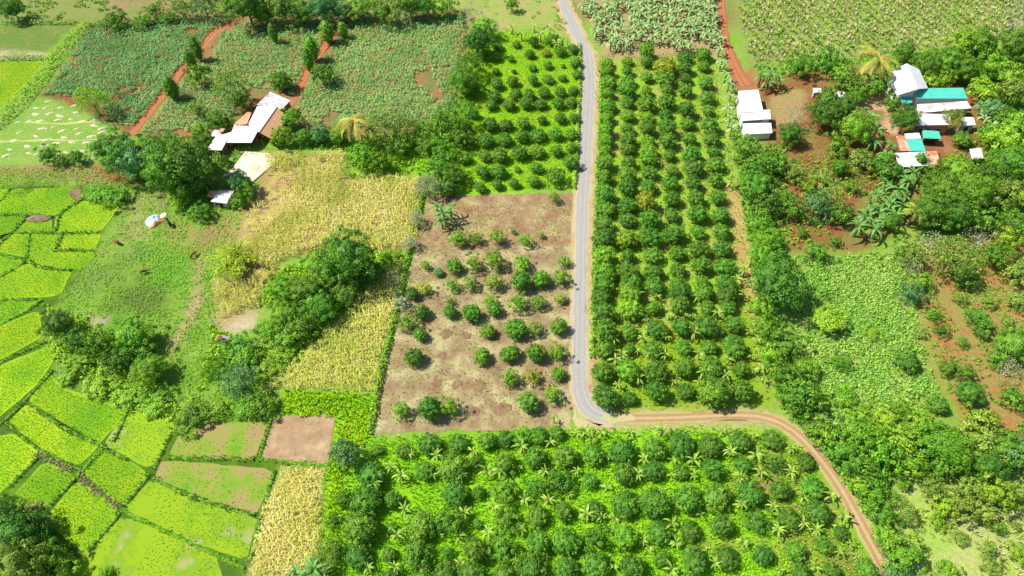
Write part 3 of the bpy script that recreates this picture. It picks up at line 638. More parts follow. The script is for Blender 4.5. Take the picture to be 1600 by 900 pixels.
field('scrub_growth', [(745, -10), (866, -10), (880, 30), (895, 60), (850, 48), (770, 45)], 1.5, BUSHL, .7, 1.6, M_WEED, 'loose bushes beyond the upper orchard', thin=(5, .5))
# grass and weeds
LIMEF = [(742, 60), (800, 48), (870, 55), (908, 110), (902, 295), (668, 303), (700, 220)]
field('orchard_grass', LIMEF, .5, TUFTS, .3, .6, foliage('lime_grass', [(.26, .50, .01), (.40, .66, .012), (.54, .72, .02)], .3, vary=.1, hue=.004), 'bright grass under the upper orchard')
BOT = [(566, 682), (905, 668), (1180, 668), (1255, 700), (1330, 820), (1385, 960), (500, 960), (530, 760)]
field('orchard_grass', BOT, .5, TUFTS, .35, .75, M_GRASS, 'lush bright grass under the lower orchard', thin=(4, .3))
field('orchard_grass', [(930, 85), (1115, 80), (1145, 250), (1180, 480), (1210, 635), (945, 645), (930, 560)], .75, TUFTS, .3, .7, foliage('dry_grass', [(.28, .34, .05), (.44, .50, .06), (.56, .58, .12)], .3, vary=.1), 'sparse weeds under the large orchard', thin=(4, .4))
field('bank_grass', [(-40, 262), (150, 262), (330, 255), (378, 330), (372, 420), (340, 500), (415, 605), (530, 612), (520, 645), (280, 660), (190, 636), (90, 582), (62, 520), (102, 450), (188, 322), (120, 296), (-40, 294)], .62, BUSHL, .28, .75, foliage('bank_leaf', [(.12, .40, .02), (.24, .58, .03), (.40, .66, .06)], .3, vary=.1, hue=.005), 'rough grass on the slope above the paddies', thin=(5, .3))
field('strip_grass', [(442, 610), (598, 616), (576, 690), (545, 735), (530, 905), (502, 905), (510, 735), (526, 655), (442, 650)], .5, TUFTS, .6, 1.1, foliage('strip_leaf', [(.30, .56, .01), (.44, .68, .012), (.58, .74, .02)], .3, vary=.1, hue=.004), 'tall bright grass strip beside the mud paddy')
field('plot_weeds', [(600, 580), (668, 312), (890, 308), (886, 664), (584, 672)], .8, TUFTS + BUSHL[:2], .2, .5, foliage('plot_weed', [(.22, .34, .05), (.38, .42, .11), (.56, .52, .22)], .3, vary=.1), 'scattered dry weeds on the bare plots', thin=(4, .42))
field('plot_weeds', [(600, 580), (668, 312), (890, 308), (886, 664), (584, 672)], .9, BUSHL, .2, .5, M_GRASS, 'green weeds sprouting on the bare plots', thin=(3, .58))
field('scrub_growth', [(1190, 480), (1240, 560), (1300, 690), (1460, 705), (1600, 660), (1640, 700), (1640, 745), (1400, 745), (1350, 760), (1440, 910), (1400, 905), (1345, 800), (1270, 690), (1215, 640)], .9, BUSHL, .8, 1.7, M_SCRUB, 'dense green undergrowth right of the dirt track', avoid=[])
field('scrub_growth', [(1150, 230), (1230, 220), (1230, 400), (1225, 480), (1195, 500), (1172, 400), (1150, 290)], .9, BUSHL, .8, 1.7, M_SCRUB, 'green undergrowth along the right orchard edge')
field('scrub_growth', [(1200, 215), (1400, 240), (1440, 330), (1340, 400), (1230, 395)], 1.3, BUSHL, .7, 1.8, M_WEED, 'loose weeds on the red earth below the white shed', thin=(7, .45))
field('scrub_growth', [(1420, 260), (1640, 150), (1640, 440), (1420, 400), (1440, 330)], 1.2, BUSHL, .8, 2.0, M_SCRUB, 'green undergrowth below the farm compound', thin=(7, .38))
field('scrub_growth', [(1400, 380), (1640, 420), (1640, 660), (1560, 690), (1490, 650), (1450, 540), (1425, 450)], 1.05, BUSHL, .5, 1.25, M_WEED, 'scattered low plants on the red field', thin=(5, .33))
field('scrub_growth', [(1170, 100), (1400, 85), (1560, 60), (1640, 90), (1640, 200), (1530, 160), (1500, 130), (1440, 105), (1400, 110), (1300, 110), (1190, 125)], 1.1, BUSHL, .9, 2.0, M_SCRUB, 'green undergrowth above the farm compound', thin=(7, .3))
field('scrub_growth', [(1405, 745), (1640, 740), (1640, 920), (1440, 920), (1412, 830)], 1.1, TUFTS + BUSHL[:2], .5, 1.2, foliage('pale_weed', [(.30, .40, .06), (.48, .56, .12), (.62, .64, .24)], .3, vary=.1), 'pale rough grass in the lower right field', thin=(6, .42))
field('scrub_growth', [(0, -30), (700, -30), (720, 15), (540, 28), (340, 25), (130, 36), (0, 36)], 1.6, BUSHL, .8, 2.0, M_SCRUB, 'scrub beyond the cassava fields', thin=(8, .48))
field('scrub_growth', [(465, 205), (560, 212), (690, 198), (740, 110), (745, 60), (775, 60), (735, 200), (675, 300), (665, 275), (550, 272), (545, 238), (440, 236)], 1.0, BUSHL, .8, 1.8, foliage('lush_leaf', [(.13, .36, .02), (.25, .54, .02), (.40, .64, .03)], .3, vary=.1), 'lush undergrowth left of the upper orchard', thin=(6, .35))
field('scrub_growth', [(400, 440), (520, 375), (620, 395), (632, 408), (600, 420), (560, 470), (470, 560), (410, 600), (340, 580), (300, 640), (260, 640), (250, 560), (330, 510), (400, 500)], .9, BUSHL, .8, 1.8, foliage('lush_leaf', [], .3), 'lush undergrowth around the dark tree clump', thin=(6, .32), avoid=[[(245, 520), (330, 495), (325, 560), (290, 650), (250, 640)], [(325, 480), (405, 480), (405, 525), (340, 520)]])
field('scrub_growth', [(60, 470), (140, 500), (260, 540), (300, 640), (280, 662), (190, 636), (88, 580)], .9, BUSHL, .8, 1.7, foliage('lush_leaf', [], .3), 'undergrowth above the curved paddies', thin=(6, .32), avoid=[[(245, 520), (330, 495), (325, 560), (290, 650), (250, 600)]])
field('scrub_growth', [(320, 210), (420, 240), (380, 330), (300, 330), (230, 290), (150, 260), (190, 215)], 1.3, BUSHL, .7, 1.5, M_WEED, 'weeds around the farmhouse', thin=(5, .45), avoid=[[(381, 235), (424, 238), (435, 248), (428, 260), (394, 288), (346, 278), (360, 262)]])
field('scrub_growth', [(-40, 770), (60, 800), (110, 860), (90, 910), (-40, 930)], .9, BUSHL, .9, 1.8, M_SCRUB, 'dark undergrowth in the lower left corner')
field('scrub_growth', [(930, 668), (1180, 662), (1250, 690), (1270, 720), (1190, 682), (930, 680)], .8, TUFTS, .4, .8, M_GRASS, 'grass below the dirt track', thin=(4, .4))

# ------------------------------------------------------------------ trees: shared meshes per kind
def tube(path, radii, sides=7):
    V, F = [], []
    for i, (p, r) in enumerate(zip(path, radii)):
        p = np.array(p, float); a = np.array(path[max(i - 1, 0)], float); b = np.array(path[min(i + 1, len(path) - 1)], float)
        d = b - a; d /= np.linalg.norm(d) + 1e-9; u = np.cross(d, [0, 1, 0] if abs(d[1]) < .9 else [1, 0, 0]); u /= np.linalg.norm(u); w = np.cross(d, u)
        for k in range(sides):
            t = math.tau * k / sides; V.append(p + (u * math.cos(t) + w * math.sin(t)) * r)
    n = len(path)
    for i in range(n - 1):
        for k in range(sides):
            q = (k + 1) % sides; F.append([i * sides + k, i * sides + q, (i + 1) * sides + q, (i + 1) * sides + k])
    return np.array(V), F
def trunk_mesh(name, seed, h, r, reach, mat, limbs=5):
    rnd = np.random.default_rng(seed); V, F = tube([(0, 0, -.1), (.02, 0, h * .4), (.0, .03, h)], [r * 1.25, r, r * .8]); V = list(V)
    for i in range(limbs):
        a = i / limbs * math.tau + rnd.random(); d = np.array([math.cos(a), math.sin(a)]); q = reach * (.7 + .4 * rnd.random())
        v, f = tube([(0, 0, h * .85), (*(d * q * .45), h + reach * .35), (*(d * q), h + reach * (.5 + .5 * rnd.random()))], [r * .6, r * .4, r * .12], 5)
        k = len(V); V += list(v); F += [[x + k for x in t] for t in f]
    return mesh_py(name, V, F, mat, True)
LOOK = {  # leaf colours
 'deep':  [(.044, .142, .015), (.095, .265, .027), (.20, .40, .05)],
 'green': [(.053, .172, .016), (.123, .325, .027), (.255, .49, .054)],
 'fresh': [(.075, .24, .018), (.165, .41, .026), (.32, .56, .05)],
 'lime':  [(.13, .33, .018), (.24, .48, .030), (.40, .60, .06)],
 'olive': [(.11, .23, .028), (.23, .38, .052), (.40, .52, .11)],
 'blue':  [(.060, .185, .050), (.13, .33, .095), (.24, .48, .17)],
 'grey':  [(.22, .28, .13), (.38, .44, .23), (.56, .58, .37)],
 'gold':  [(.17, .26, .02), (.31, .40, .03), (.48, .52, .05)],
}
def leafmat(k, **kw): return foliage('foliage_' + k, LOOK[k], .22, vary=.34, hue=.022, rough=.55, spec=.2, **kw)
SHAPES = {  # crown(...) arguments, trunk height (unit crown radius 1)
 'dome':    dict(rx=1, rz=.78, nclump=30, per=52, leaf=.145, clump=.30, core=.70),
 'ball':    dict(rx=1, rz=.92, nclump=32, per=52, leaf=.145, clump=.30, core=.70),
 'loose':   dict(rx=1, rz=.80, nclump=26, per=50, leaf=.16, clump=.32, core=.45, open_=.8),
 'big':     dict(rx=1, rz=.80, nclump=50, per=84, leaf=.095, clump=.27, core=.62, open_=.6),
 'feather': dict(rx=1, rz=.95, nclump=44, per=50, leaf=.12, clump=.34, core=.0, open_=.9, jitter=.9),
 'flat':    dict(rx=1, rz=.42, nclump=40, per=44, leaf=.13, clump=.30, core=.60, open_=.3, flat=.6),
 'pillar':  dict(rx=.42, rz=1.25, nclump=40, per=30, leaf=.28, clump=.62, core=.75),
 'sparse':  dict(rx=1, rz=.85, nclump=30, per=16, leaf=.12, clump=.40, core=.0, open_=1.0, jitter=1.2),
}
NV = {'dome': 6, 'ball': 4, 'loose': 4, 'big': 4, 'feather': 3, 'flat': 2, 'pillar': 3, 'sparse': 2}
_SH, _CR, _TR = {}, {}, {}
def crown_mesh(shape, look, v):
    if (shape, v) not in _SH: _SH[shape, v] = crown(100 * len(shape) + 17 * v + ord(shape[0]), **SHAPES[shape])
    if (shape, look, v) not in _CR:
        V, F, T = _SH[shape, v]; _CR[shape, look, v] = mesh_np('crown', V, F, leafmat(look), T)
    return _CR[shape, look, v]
STALK = {'dome': .28, 'ball': .35, 'loose': .45, 'big': .6, 'feather': .6, 'flat': .75, 'pillar': .15, 'sparse': .6}
def trunk_for(shape, v):
    if (shape, v) not in _TR:
        _TR[shape, v] = trunk_mesh('trunk', 7 * v + 3, STALK[shape] + .25, .055 if shape != 'pillar' else .08, .55 if shape != 'pillar' else .2, M_DRYBARK if shape in ('sparse', 'pillar') else M_BARK)
    return _TR[shape, v]
NTREE = [0]
def tree(name, px, py, w, shape, look, label, cat, group=None, hz=1.0):
    """a tree whose crown centre is seen at (px, py), w pixels wide"""
    r = w * mpp(px, py) / 2; rz = SHAPES[shape]['rz'] * r * hz; st = STALK[shape] * r * hz
    r *= 1.0 / SHAPES[shape]['rx'] if shape == 'pillar' else 1.0
    if shape == 'pillar': rz = SHAPES[shape]['rz'] * r * hz; st = STALK[shape] * r * hz
    p = at(px, py, st + rz * .8); v = NTREE[0] % NV[shape]; NTREE[0] += 1
    e = empty(name, (p.x, p.y, 0), random.random() * math.tau, (r * random.uniform(.94, 1.1), r * random.uniform(.86, 1.06), r * hz * random.uniform(.85, 1.15))); tag(e, label, cat, group)
    link('trunk', trunk_for(shape, v), e)
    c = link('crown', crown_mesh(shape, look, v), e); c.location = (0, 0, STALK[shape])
    return e

# ---- the large orchard right of the road: six lines of trees, counted up from the dirt track
RIGHT = [
 [(949, 98), (949, 112), (950, 128), (950, 145), (949, 165), (948, 183), (947, 203), (946, 219), (946, 234), (945, 254), (944, 277), (946, 305), (946, 325), (944, 350), (944, 373), (943, 399), (946, 427), (943, 447), (940, 462), (943, 487), (946, 517), (944, 547), (942, 582), (945, 619)],
 [(980, 95), (980, 110), (981, 126), (980, 141), (980, 160), (980, 181), (980, 201), (981, 217), (981, 231), (982, 255), (980, 272), (980, 294), (981, 320), (980, 343), (979, 372), (981, 400), (981, 423), (984, 446), (985, 462), (985, 483), (982, 517), (984, 546), (982, 580), (984, 622)],
 [(1010, 80), (1010, 97), (1011, 121), (1010, 143), (1010, 161), (1011, 182), (1012, 202), (1012, 220), (1014, 233), (1013, 249), (1014, 268), (1013, 292), (1009, 315), (1015, 343), (1016, 370), (1020, 398), (1022, 425), (1022, 447), (1022, 481), (1026, 514), (1022, 546), (1025, 581), (1026, 612)],
 [(1039, 103), (1040, 122), (1042, 139), (1042, 160), (1040, 178), (1042, 200), (1043, 220), (1046, 242), (1050, 265), (1047, 286), (1050, 312), (1049, 335), (1053, 365), (1058, 395), (1058, 422), (1060, 442), (1062, 458), (1062, 478), (1065, 511), (1068, 543), (1070, 573), (1072, 611)],
 [(1070, 88), (1070, 105), (1071, 122), (1070, 141), (1072, 172), (1074, 193), (1077, 216), (1080, 240), (1084, 262), (1083, 285), (1086, 310), (1089, 336), (1090, 362), (1092, 389), (1095, 415), (1097, 440), (1100, 458), (1105, 481), (1105, 510), (1108, 543), (1111, 574), (1116, 613)],
 [(1099, 86), (1100, 103), (1103, 130), (1105, 151), (1106, 172), (1110, 195), (1112, 216), (1115, 237), (1118, 257), (1119, 280), (1122, 307), (1126, 337), (1128, 362), (1128, 388), (1133, 417), (1136, 445), (1136, 460), (1138, 478), (1146, 508), (1148, 541), (1157, 577), (1160, 611)]]
BIG = {(5, 21): 48, (4, 0): 26}
LINEW = ['roadside line', 'second line out', 'third line out', 'fourth line out', 'fifth line out', 'outermost line']
rt = random.Random(3)
for li, line in enumerate(RIGHT):
    for k, (x, y) in enumerate(line):
        n_ = len(line) - k
        w = (22 + 12 * (y - 90) / 530) * rt.uniform(.76, 1.18)
        if li == 4 and k == 21: w = 48
        if li == 1 and k in (15, 23, 21): w *= .72
        look = 'fresh' if rt.random() < .16 and li < 3 else ('deep' if rt.random() < .35 else 'green')
        if li == 0 and y < 300: look = 'fresh'
        if (x, y) == (1039, 103): look, w = 'gold', 34
        if rt.random() < .03: look = rt.choice(('olive', 'gold', 'lime'))
        tree('fruit_tree', x, y, w, rt.choice(('dome', 'dome', 'ball', 'ball')), look,
             f'fruit tree right of the road, {LINEW[li]}, {nth(n_)} from the dirt track', 'fruit tree', 'fruit trees of the large orchard', .92)

# ---- lower orchard: rows counted down from the dirt track, trees from the left
LOWER = [
 [(589, 704, 20), (630, 704, 25), (670, 695, 36), (716, 692, 34), (762, 690, 29), (790, 686, 30), (814, 682, 28), (842, 681, 30), (870, 677, 26)],
 [(580, 741, 45), (662, 736, 33), (708, 729, 46), (742, 722, 23), (790, 725, 36), (835, 717, 36), (882, 712, 40), (927, 710, 38), (972, 705, 42), (1022, 700, 38), (1065, 694, 42), (1110, 697, 40), (1157, 690, 36), (1207, 687, 32)],
 [(572, 782, 50), (614, 782, 30), (710, 772, 38), (747, 770, 22), (791, 767, 38), (837, 760, 36), (875, 751, 38), (921, 752, 26), (975, 741, 38), (1020, 735, 36), (1065, 738, 26), (1112, 732, 36), (1162, 725, 30), (1210, 722, 30), (1260, 720, 30)],
 [(562, 825, 52), (612, 825, 18), (657, 821, 48), (702, 815, 42), (746, 819, 18), (790, 811, 38), (839, 806, 36), (881, 801, 30), (927, 797, 30), (977, 787, 44), (1022, 785, 48), (1075, 779, 50), (1120, 775, 46), (1172, 771, 42), (1219, 767, 32), (1270, 761, 38)],
 [(559, 870, 40), (607, 867, 25), (650, 867, 46), (697, 865, 22), (742, 860, 42), (786, 855, 42), (840, 850, 38), (884, 847, 48), (930, 842, 40), (975, 837, 40), (1030, 832, 38), (1079, 830, 34), (1127, 822, 36), (1185, 815, 36), (1232, 811, 36), (1277, 801, 40), (1314, 832, 24)],
 [(610, 905, 34), (655, 908, 36), (695, 897, 40), (735, 896, 40), (786, 896, 30), (830, 888, 42), (885, 888, 40), (930, 883, 42), (987, 885, 42), (1035, 875, 30), (1086, 875, 44), (1135, 872, 38), (1192, 867, 32), (1242, 861, 32), (1287, 852, 28)],
 [(1251, 896, 32), (1300, 892, 26), (1355, 890, 34)]]
ROWW = ['first', 'second', 'third', 'fourth', 'fifth', 'sixth', 'lowest']
LOWPOS = []
for ri, row in enumerate(LOWER):
    for k, (x, y, w) in enumerate(row):
        sz = 'small' if w < 27 else ('big' if w > 43 else 'round')
        look = 'deep' if rt.random() < .4 else 'green'
        if (x, y) in ((975, 837), (814, 682)): look = 'fresh'
        lab = f'{sz} dark fruit tree, {ROWW[ri]} row below the dirt track, {nth(k + 1)} from the left'
        tree('fruit_tree', x, y, w * .96, rt.choice(('dome', 'dome', 'ball', 'dome', 'loose')), look, lab, 'fruit tree', 'fruit trees of the lower orchard', .88)
        LOWPOS.append((x, y, ri, k))

# ---- upper left orchard
UPPER = [
 [(750, 292, 19), (777, 289, 19), (803, 287, 18), (834, 283, 23), (868, 275, 30)],
 [(754, 268, 25), (778, 267, 28), (809, 265, 12), (838, 261, 21), (891, 253, 25)],
 [(725, 246, 22), (758, 243, 20), (781, 242, 27), (812, 239, 27), (839, 236, 26), (869, 235, 21), (893, 231, 19)],
 [(732, 221, 22), (760, 219, 25), (788, 217, 26), (816, 213, 26), (840, 210, 28), (868, 210, 23), (893, 210, 21)],
 [(731, 202, 15), (766, 195, 25), (791, 195, 23), (817, 191, 23), (847, 187, 16), (875, 185, 20), (897, 184, 17)],
 [(740, 178, 18), (767, 164, 20), (795, 163, 21), (821, 161, 21), (845, 163, 20), (872, 161, 20), (893, 159, 19)],
 [(773, 150, 22), (806, 148, 20), (827, 146, 21), (850, 145, 20), (875, 142, 20), (896, 142, 17)],
 [(776, 130, 21), (801, 128, 20), (833, 125, 18), (856, 123, 19), (879, 122, 14), (901, 117, 16)],
 [(775, 112, 14), (803, 112, 9), (832, 106, 14), (856, 102, 15), (880, 103, 9), (899, 98, 17)],
 [(773, 88, 17), (798, 91, 13), (828, 85, 17), (853, 82, 15), (875, 79, 19), (896, 76, 17)],
 [(778, 73, 18), (807, 69, 14), (834, 66, 18), (862, 63, 19)]]
for ri, row in enumerate(UPPER):
    for k, (x, y, w) in enumerate(row):
        look = 'gold' if (x, y) == (853, 82) else ('deep' if rt.random() < .3 else 'green')
        shp = 'loose' if (x, y) == (868, 275) else 'ball' if rt.random() < .5 else 'dome'
        tree('young_fruit_tree', x, y, w * .95, shp, look,
             f'round fruit tree, upper orchard, {nth(ri + 1)} row above the bare plots, {nth(k + 1)} from the left', 'fruit tree', 'small fruit trees of the upper orchard', .88)
# ---- young trees on the four bare plots
PLOTTREES = [
 [(717, 374, 24, 'fresh'), (743, 371, 20, 'olive'), (776, 371, 23, 'fresh'), (802, 362, 9, 'fresh'), (820, 374, 22, 'fresh'), (866, 310, 16, 'olive'), (846, 368, 10, 'olive')],
 [(665, 415, 14, 'lime'), (685, 425, 15, 'blue'), (709, 415, 26, 'green'), (740, 412, 24, 'lime'), (772, 407, 27, 'fresh'), (816, 410, 26, 'fresh'), (881, 408, 17, 'fresh'),
  (706, 444, 21, 'fresh'), (734, 442, 21, 'olive'), (771, 440, 27, 'olive'), (814, 440, 33, 'green'), (846, 437, 26, 'green'), (876, 433, 24, 'fresh'), (662, 450, 22, 'gold'), (645, 459, 20, 'deep'),
  (703, 470, 15, 'olive'), (765, 469, 18, 'lime'), (810, 472, 26, 'fresh'), (840, 472, 22, 'fresh'), (876, 466, 18, 'olive')],
 [(659, 488, 25, 'deep'), (703, 487, 22, 'deep'), (736, 488, 32, 'green'), (773, 484, 22, 'green'), (636, 504, 28, 'fresh'), (656, 523, 21, 'green'), (762, 517, 24, 'green'), (806, 513, 33, 'green'),
  (836, 513, 23, 'olive'), (873, 511, 26, 'green'), (647, 558, 28, 'deep'), (753, 556, 27, 'green'), (797, 552, 30, 'green'), (837, 552, 31, 'green'), (870, 550, 26, 'fresh')],
 [(797, 590, 26, 'fresh'), (832, 588, 24, 'gold'), (872, 584, 22, 'green'), (825, 629, 32, 'green'), (863, 618, 24, 'fresh'), (626, 641, 24, 'fresh'), (671, 639, 37, 'deep'), (702, 636, 27, 'fresh')]]
ADJ = {'fresh': 'bright green', 'olive': 'dull olive', 'lime': 'pale green', 'blue': 'bluish green', 'gold': 'yellowish', 'deep': 'dark green', 'green': 'green', 'grey': 'greyish'}
for ri, row in enumerate(PLOTTREES):
    for k, (x, y, w, look) in enumerate(sorted(row)):
        tree('young_fruit_tree', x, y, w, 'loose' if look in ('fresh', 'lime', 'gold', 'olive') else 'dome', look,
             f'{ADJ[look]} young tree on the {["farthest", "second farthest", "third farthest", "nearest"][ri]} bare plot, {nth(k + 1)} from the left', 'fruit tree', 'young trees on the bare plots')

# ---- single trees and shrubs by place
def zone(where, rows, group):
    """rows: (px, py, width, shape, leaf look, noun[, height factor]); labels count from the left within the place"""
    rows = sorted(rows, key=lambda r: r[0]); seen = {}
    tot = {}
    for r in rows: tot[(r[4], r[5])] = tot.get((r[4], r[5]), 0) + 1
    for r in rows:
        x, y, w, shape, look, noun = r[:6]; hz = r[6] if len(r) > 6 else 1.0
        key = (look, noun); seen[key] = seen.get(key, 0) + 1
        name = {'tree': 'broadleaf_tree', 'shrub': 'shrub', 'vine post': 'vine_covered_post', 'dry tree': 'dry_tree'}[noun]
        lab = f'{ADJ[look]} {noun} {where}' + (f', {nth(seen[key])} from the left' if tot[key] > 1 else '')
        tree(name, x, y, w, shape, look, lab, noun, group, hz)
zone('standing in the cassava', [(306, 76, 17, 'pillar', 'green', 'vine post', .9), (297, 93, 16, 'pillar', 'green', 'vine post', .9), (267, 138, 21, 'pillar', 'green', 'vine post', .7), (427, 52, 14, 'pillar', 'green', 'vine post', .9),
  (487, 76, 20, 'pillar', 'fresh', 'vine post', .8), (482, 96, 16, 'pillar', 'green', 'vine post', 1.0), (510, 48, 22, 'pillar', 'fresh', 'vine post', .7), (535, 46, 14, 'pillar', 'lime', 'vine post', .8), (308, 120, 28, 'loose', 'fresh', 'tree', 1.1),
  (505, 117, 32, 'loose', 'deep', 'tree'), (440, 128, 32, 'dome', 'green', 'tree'), (175, 134, 30, 'sparse', 'olive', 'dry tree'), (143, 157, 40, 'feather', 'lime', 'tree'), (360, 138, 46, 'feather', 'olive', 'shrub'), (308, 170, 25, 'loose', 'olive', 'shrub')], 'trees in the cassava fields')
zone('close to the farmhouse roofs', [(378, 157, 26, 'loose', 'fresh', 'shrub'), (452, 183, 34, 'loose', 'fresh', 'tree'), (440, 214, 32, 'loose', 'lime', 'tree'), (340, 190, 34, 'loose', 'green', 'shrub'), (358, 195, 22, 'loose', 'fresh', 'shrub'), (312, 205, 30, 'loose', 'fresh', 'shrub'),
  (352, 249, 12, 'ball', 'deep', 'shrub'), (375, 288, 34, 'loose', 'blue', 'shrub'), (366, 278, 26, 'loose', 'blue', 'shrub'), (385, 300, 28, 'loose', 'fresh', 'shrub'), (318, 218, 24, 'loose', 'green', 'shrub'), (312, 330, 34, 'loose', 'green', 'shrub', .7), (318, 252, 40, 'loose', 'green', 'shrub'), (372, 312, 26, 'loose', 'green', 'shrub')], 'bushes around the farmhouse')
zone('in the row between house and coconut palm', [(475, 213, 27, 'ball', 'green', 'tree'), (501, 210, 29, 'ball', 'blue', 'tree'), (527, 211, 29, 'ball', 'green', 'tree')], 'row of trees right of the farmhouse')
zone('in the thicket between coconut palm and upper orchard', [(600, 205, 44, 'feather', 'olive', 'tree'), (634, 200, 36, 'feather', 'olive', 'tree'), (622, 225, 34, 'loose', 'green', 'tree'), (660, 208, 34, 'loose', 'fresh', 'tree'), (668, 228, 30, 'loose', 'green', 'tree'), (565, 244, 42, 'loose', 'fresh', 'tree'), (592, 250, 36, 'loose', 'fresh', 'tree'),
  (690, 198, 40, 'loose', 'fresh', 'tree'), (716, 182, 42, 'feather', 'green', 'tree'), (722, 125, 42, 'big', 'green', 'tree'), (735, 100, 36, 'feather', 'green', 'tree'), (745, 62, 44, 'big', 'deep', 'tree'), (757, 42, 36, 'loose', 'fresh', 'tree'), (690, 232, 36, 'loose', 'fresh', 'tree'),
  (688, 258, 46, 'loose', 'green', 'tree'), (704, 272, 38, 'loose', 'deep', 'tree'), (668, 290, 32, 'feather', 'grey', 'tree'), (700, 292, 34, 'dome', 'deep', 'shrub', .8), (715, 215, 34, 'loose', 'green', 'tree'), (740, 140, 24, 'dome', 'green', 'shrub')], 'thicket left of the upper orchard')
zone('at the far edge beyond the cassava', [(18, 12, 34, 'big', 'deep', 'tree'), (285, 14, 28, 'feather', 'green', 'tree'), (318, 8, 34, 'feather', 'blue', 'tree'), (385, 10, 52, 'big', 'deep', 'tree'), (410, 22, 34, 'big', 'green', 'tree'), (443, 14, 44, 'loose', 'deep', 'tree'), (470, 16, 40, 'big', 'deep', 'tree'), (502, 14, 40, 'big', 'blue', 'tree'),
  (530, 10, 40, 'big', 'blue', 'tree'), (556, 8, 40, 'big', 'olive', 'tree'), (600, 18, 40, 'loose', 'green', 'tree'), (640, 6, 40, 'big', 'deep', 'tree'), (660, 8, 36, 'big', 'green', 'tree'), (690, 8, 36, 'loose', 'fresh', 'tree'), (240, 14, 20, 'loose', 'green', 'tree'), (180, 32, 34, 'loose', 'green', 'shrub', .7), (225, 30, 30, 'loose', 'fresh', 'shrub', .7),
  (740, 22, 30, 'sparse', 'grey', 'dry tree', 1.2), (262, 27, 24, 'loose', 'green', 'shrub', .7), (800, 8, 20, 'loose', 'fresh', 'tree'), (705, 60, 0.1, 'dome', 'green', 'shrub')][:-1], 'trees at the far edge')
zone('of the big clump left of the farmhouse', [(185, 235, 64, 'big', 'green', 'tree'), (210, 252, 56, 'big', 'blue', 'tree'), (245, 235, 56, 'big', 'green', 'tree'), (262, 262, 76, 'big', 'green', 'tree'), (298, 258, 70, 'big', 'deep', 'tree'), (275, 308, 34, 'loose', 'lime', 'tree'), (290, 288, 44, 'big', 'deep', 'tree'), (170, 228, 40, 'big', 'green', 'tree')], 'big trees left of the farmhouse')
zone('on the field edge above the paddies', [(75, 241, 28, 'loose', 'deep', 'shrub'), (120, 245, 22, 'loose', 'deep', 'shrub'), (96, 250, 18, 'loose', 'olive', 'shrub'), (30, 287, 30, 'sparse', 'olive', 'dry tree', .5), (180, 306, 40, 'loose', 'fresh', 'shrub', .5), (150, 300, 36, 'loose', 'fresh', 'shrub', .4)], 'bushes above the paddies')
zone('above the curved paddies', [(88, 503, 46, 'big', 'deep', 'tree'), (118, 530, 40, 'loose', 'green', 'shrub'), (158, 540, 50, 'loose', 'green', 'tree', .9), (204, 520, 58, 'big', 'fresh', 'tree', .9), (230, 572, 52, 'big', 'fresh', 'tree', .9), (180, 560, 44, 'loose', 'deep', 'tree', .8), (128, 562, 34, 'loose', 'fresh', 'shrub', .5), (108, 585, 34, 'loose', 'fresh', 'shrub', .4), (150, 606, 40, 'loose', 'lime', 'shrub', .35), (200, 618, 40, 'loose', 'lime', 'shrub', .35),
  (250, 615, 34, 'loose', 'fresh', 'shrub', .4), (298, 650, 46, 'loose', 'green', 'tree', .6), (240, 636, 34, 'loose', 'lime', 'shrub', .35), (335, 642, 36, 'loose', 'lime', 'shrub', .4)], 'trees above the curved paddies')
zone('of the thicket around the small hut', [(372, 592, 50, 'feather', 'blue', 'tree', .9), (338, 580, 34, 'feather', 'fresh', 'tree', 1.2), (385, 562, 38, 'loose', 'fresh', 'shrub', .6), (375, 540, 40, 'loose', 'green', 'shrub', .7), (420, 572, 40, 'loose', 'lime', 'shrub', .45), (410, 630, 40, 'loose', 'fresh', 'shrub', .7), (440, 556, 42, 'loose', 'lime', 'shrub', .45), (385, 634, 40, 'loose', 'fresh', 'shrub', .5)], 'thicket around the small hut')
zone('in the dense clump between the maize fields', [(545, 405, 74, 'big', 'deep', 'tree', 1.0), (515, 425, 58, 'big', 'green', 'tree', .9), (578, 425, 40, 'big', 'deep', 'tree', .9), (482, 448, 60, 'big', 'green', 'tree', .9), (442, 452, 44, 'big', 'fresh', 'tree', .8), (500, 480, 54, 'big', 'green', 'tree', .8), (538, 455, 44, 'big', 'deep', 'tree', .8), (445, 490, 50, 'big', 'fresh', 'tree', .8), (472, 508, 48, 'loose', 'green', 'tree', .8), (418, 515, 38, 'loose', 'fresh', 'tree', .7), (450, 528, 42, 'loose', 'fresh', 'tree', .6), (610, 400, 34, 'loose', 'fresh', 'shrub', .6)], 'dense clump between the maize fields')
zone('at the pale edge of the triangular maize', [(618, 440, 28, 'sparse', 'grey', 'shrub'), (625, 470, 24, 'loose', 'grey', 'shrub'), (640, 378, 22, 'feather', 'grey', 'shrub'), (650, 340, 24, 'feather', 'grey', 'shrub')], 'pale shrubs along the plot edge')
zone('in the dark lower left corner', [(14, 838, 76, 'big', 'deep', 'tree', 1.0), (2, 805, 56, 'big', 'deep', 'tree', 1.0), (62, 868, 60, 'loose', 'green', 'shrub'), (10, 885, 80, 'big', 'olive', 'tree', 1.2), (95, 888, 40, 'loose', 'lime', 'shrub'), (60, 820, 44, 'loose', 'deep', 'shrub', .7), (45, 900, 50, 'loose', 'olive', 'tree'), (165, 895, 20, 'loose', 'fresh', 'shrub', .7)], 'dark corner trees')
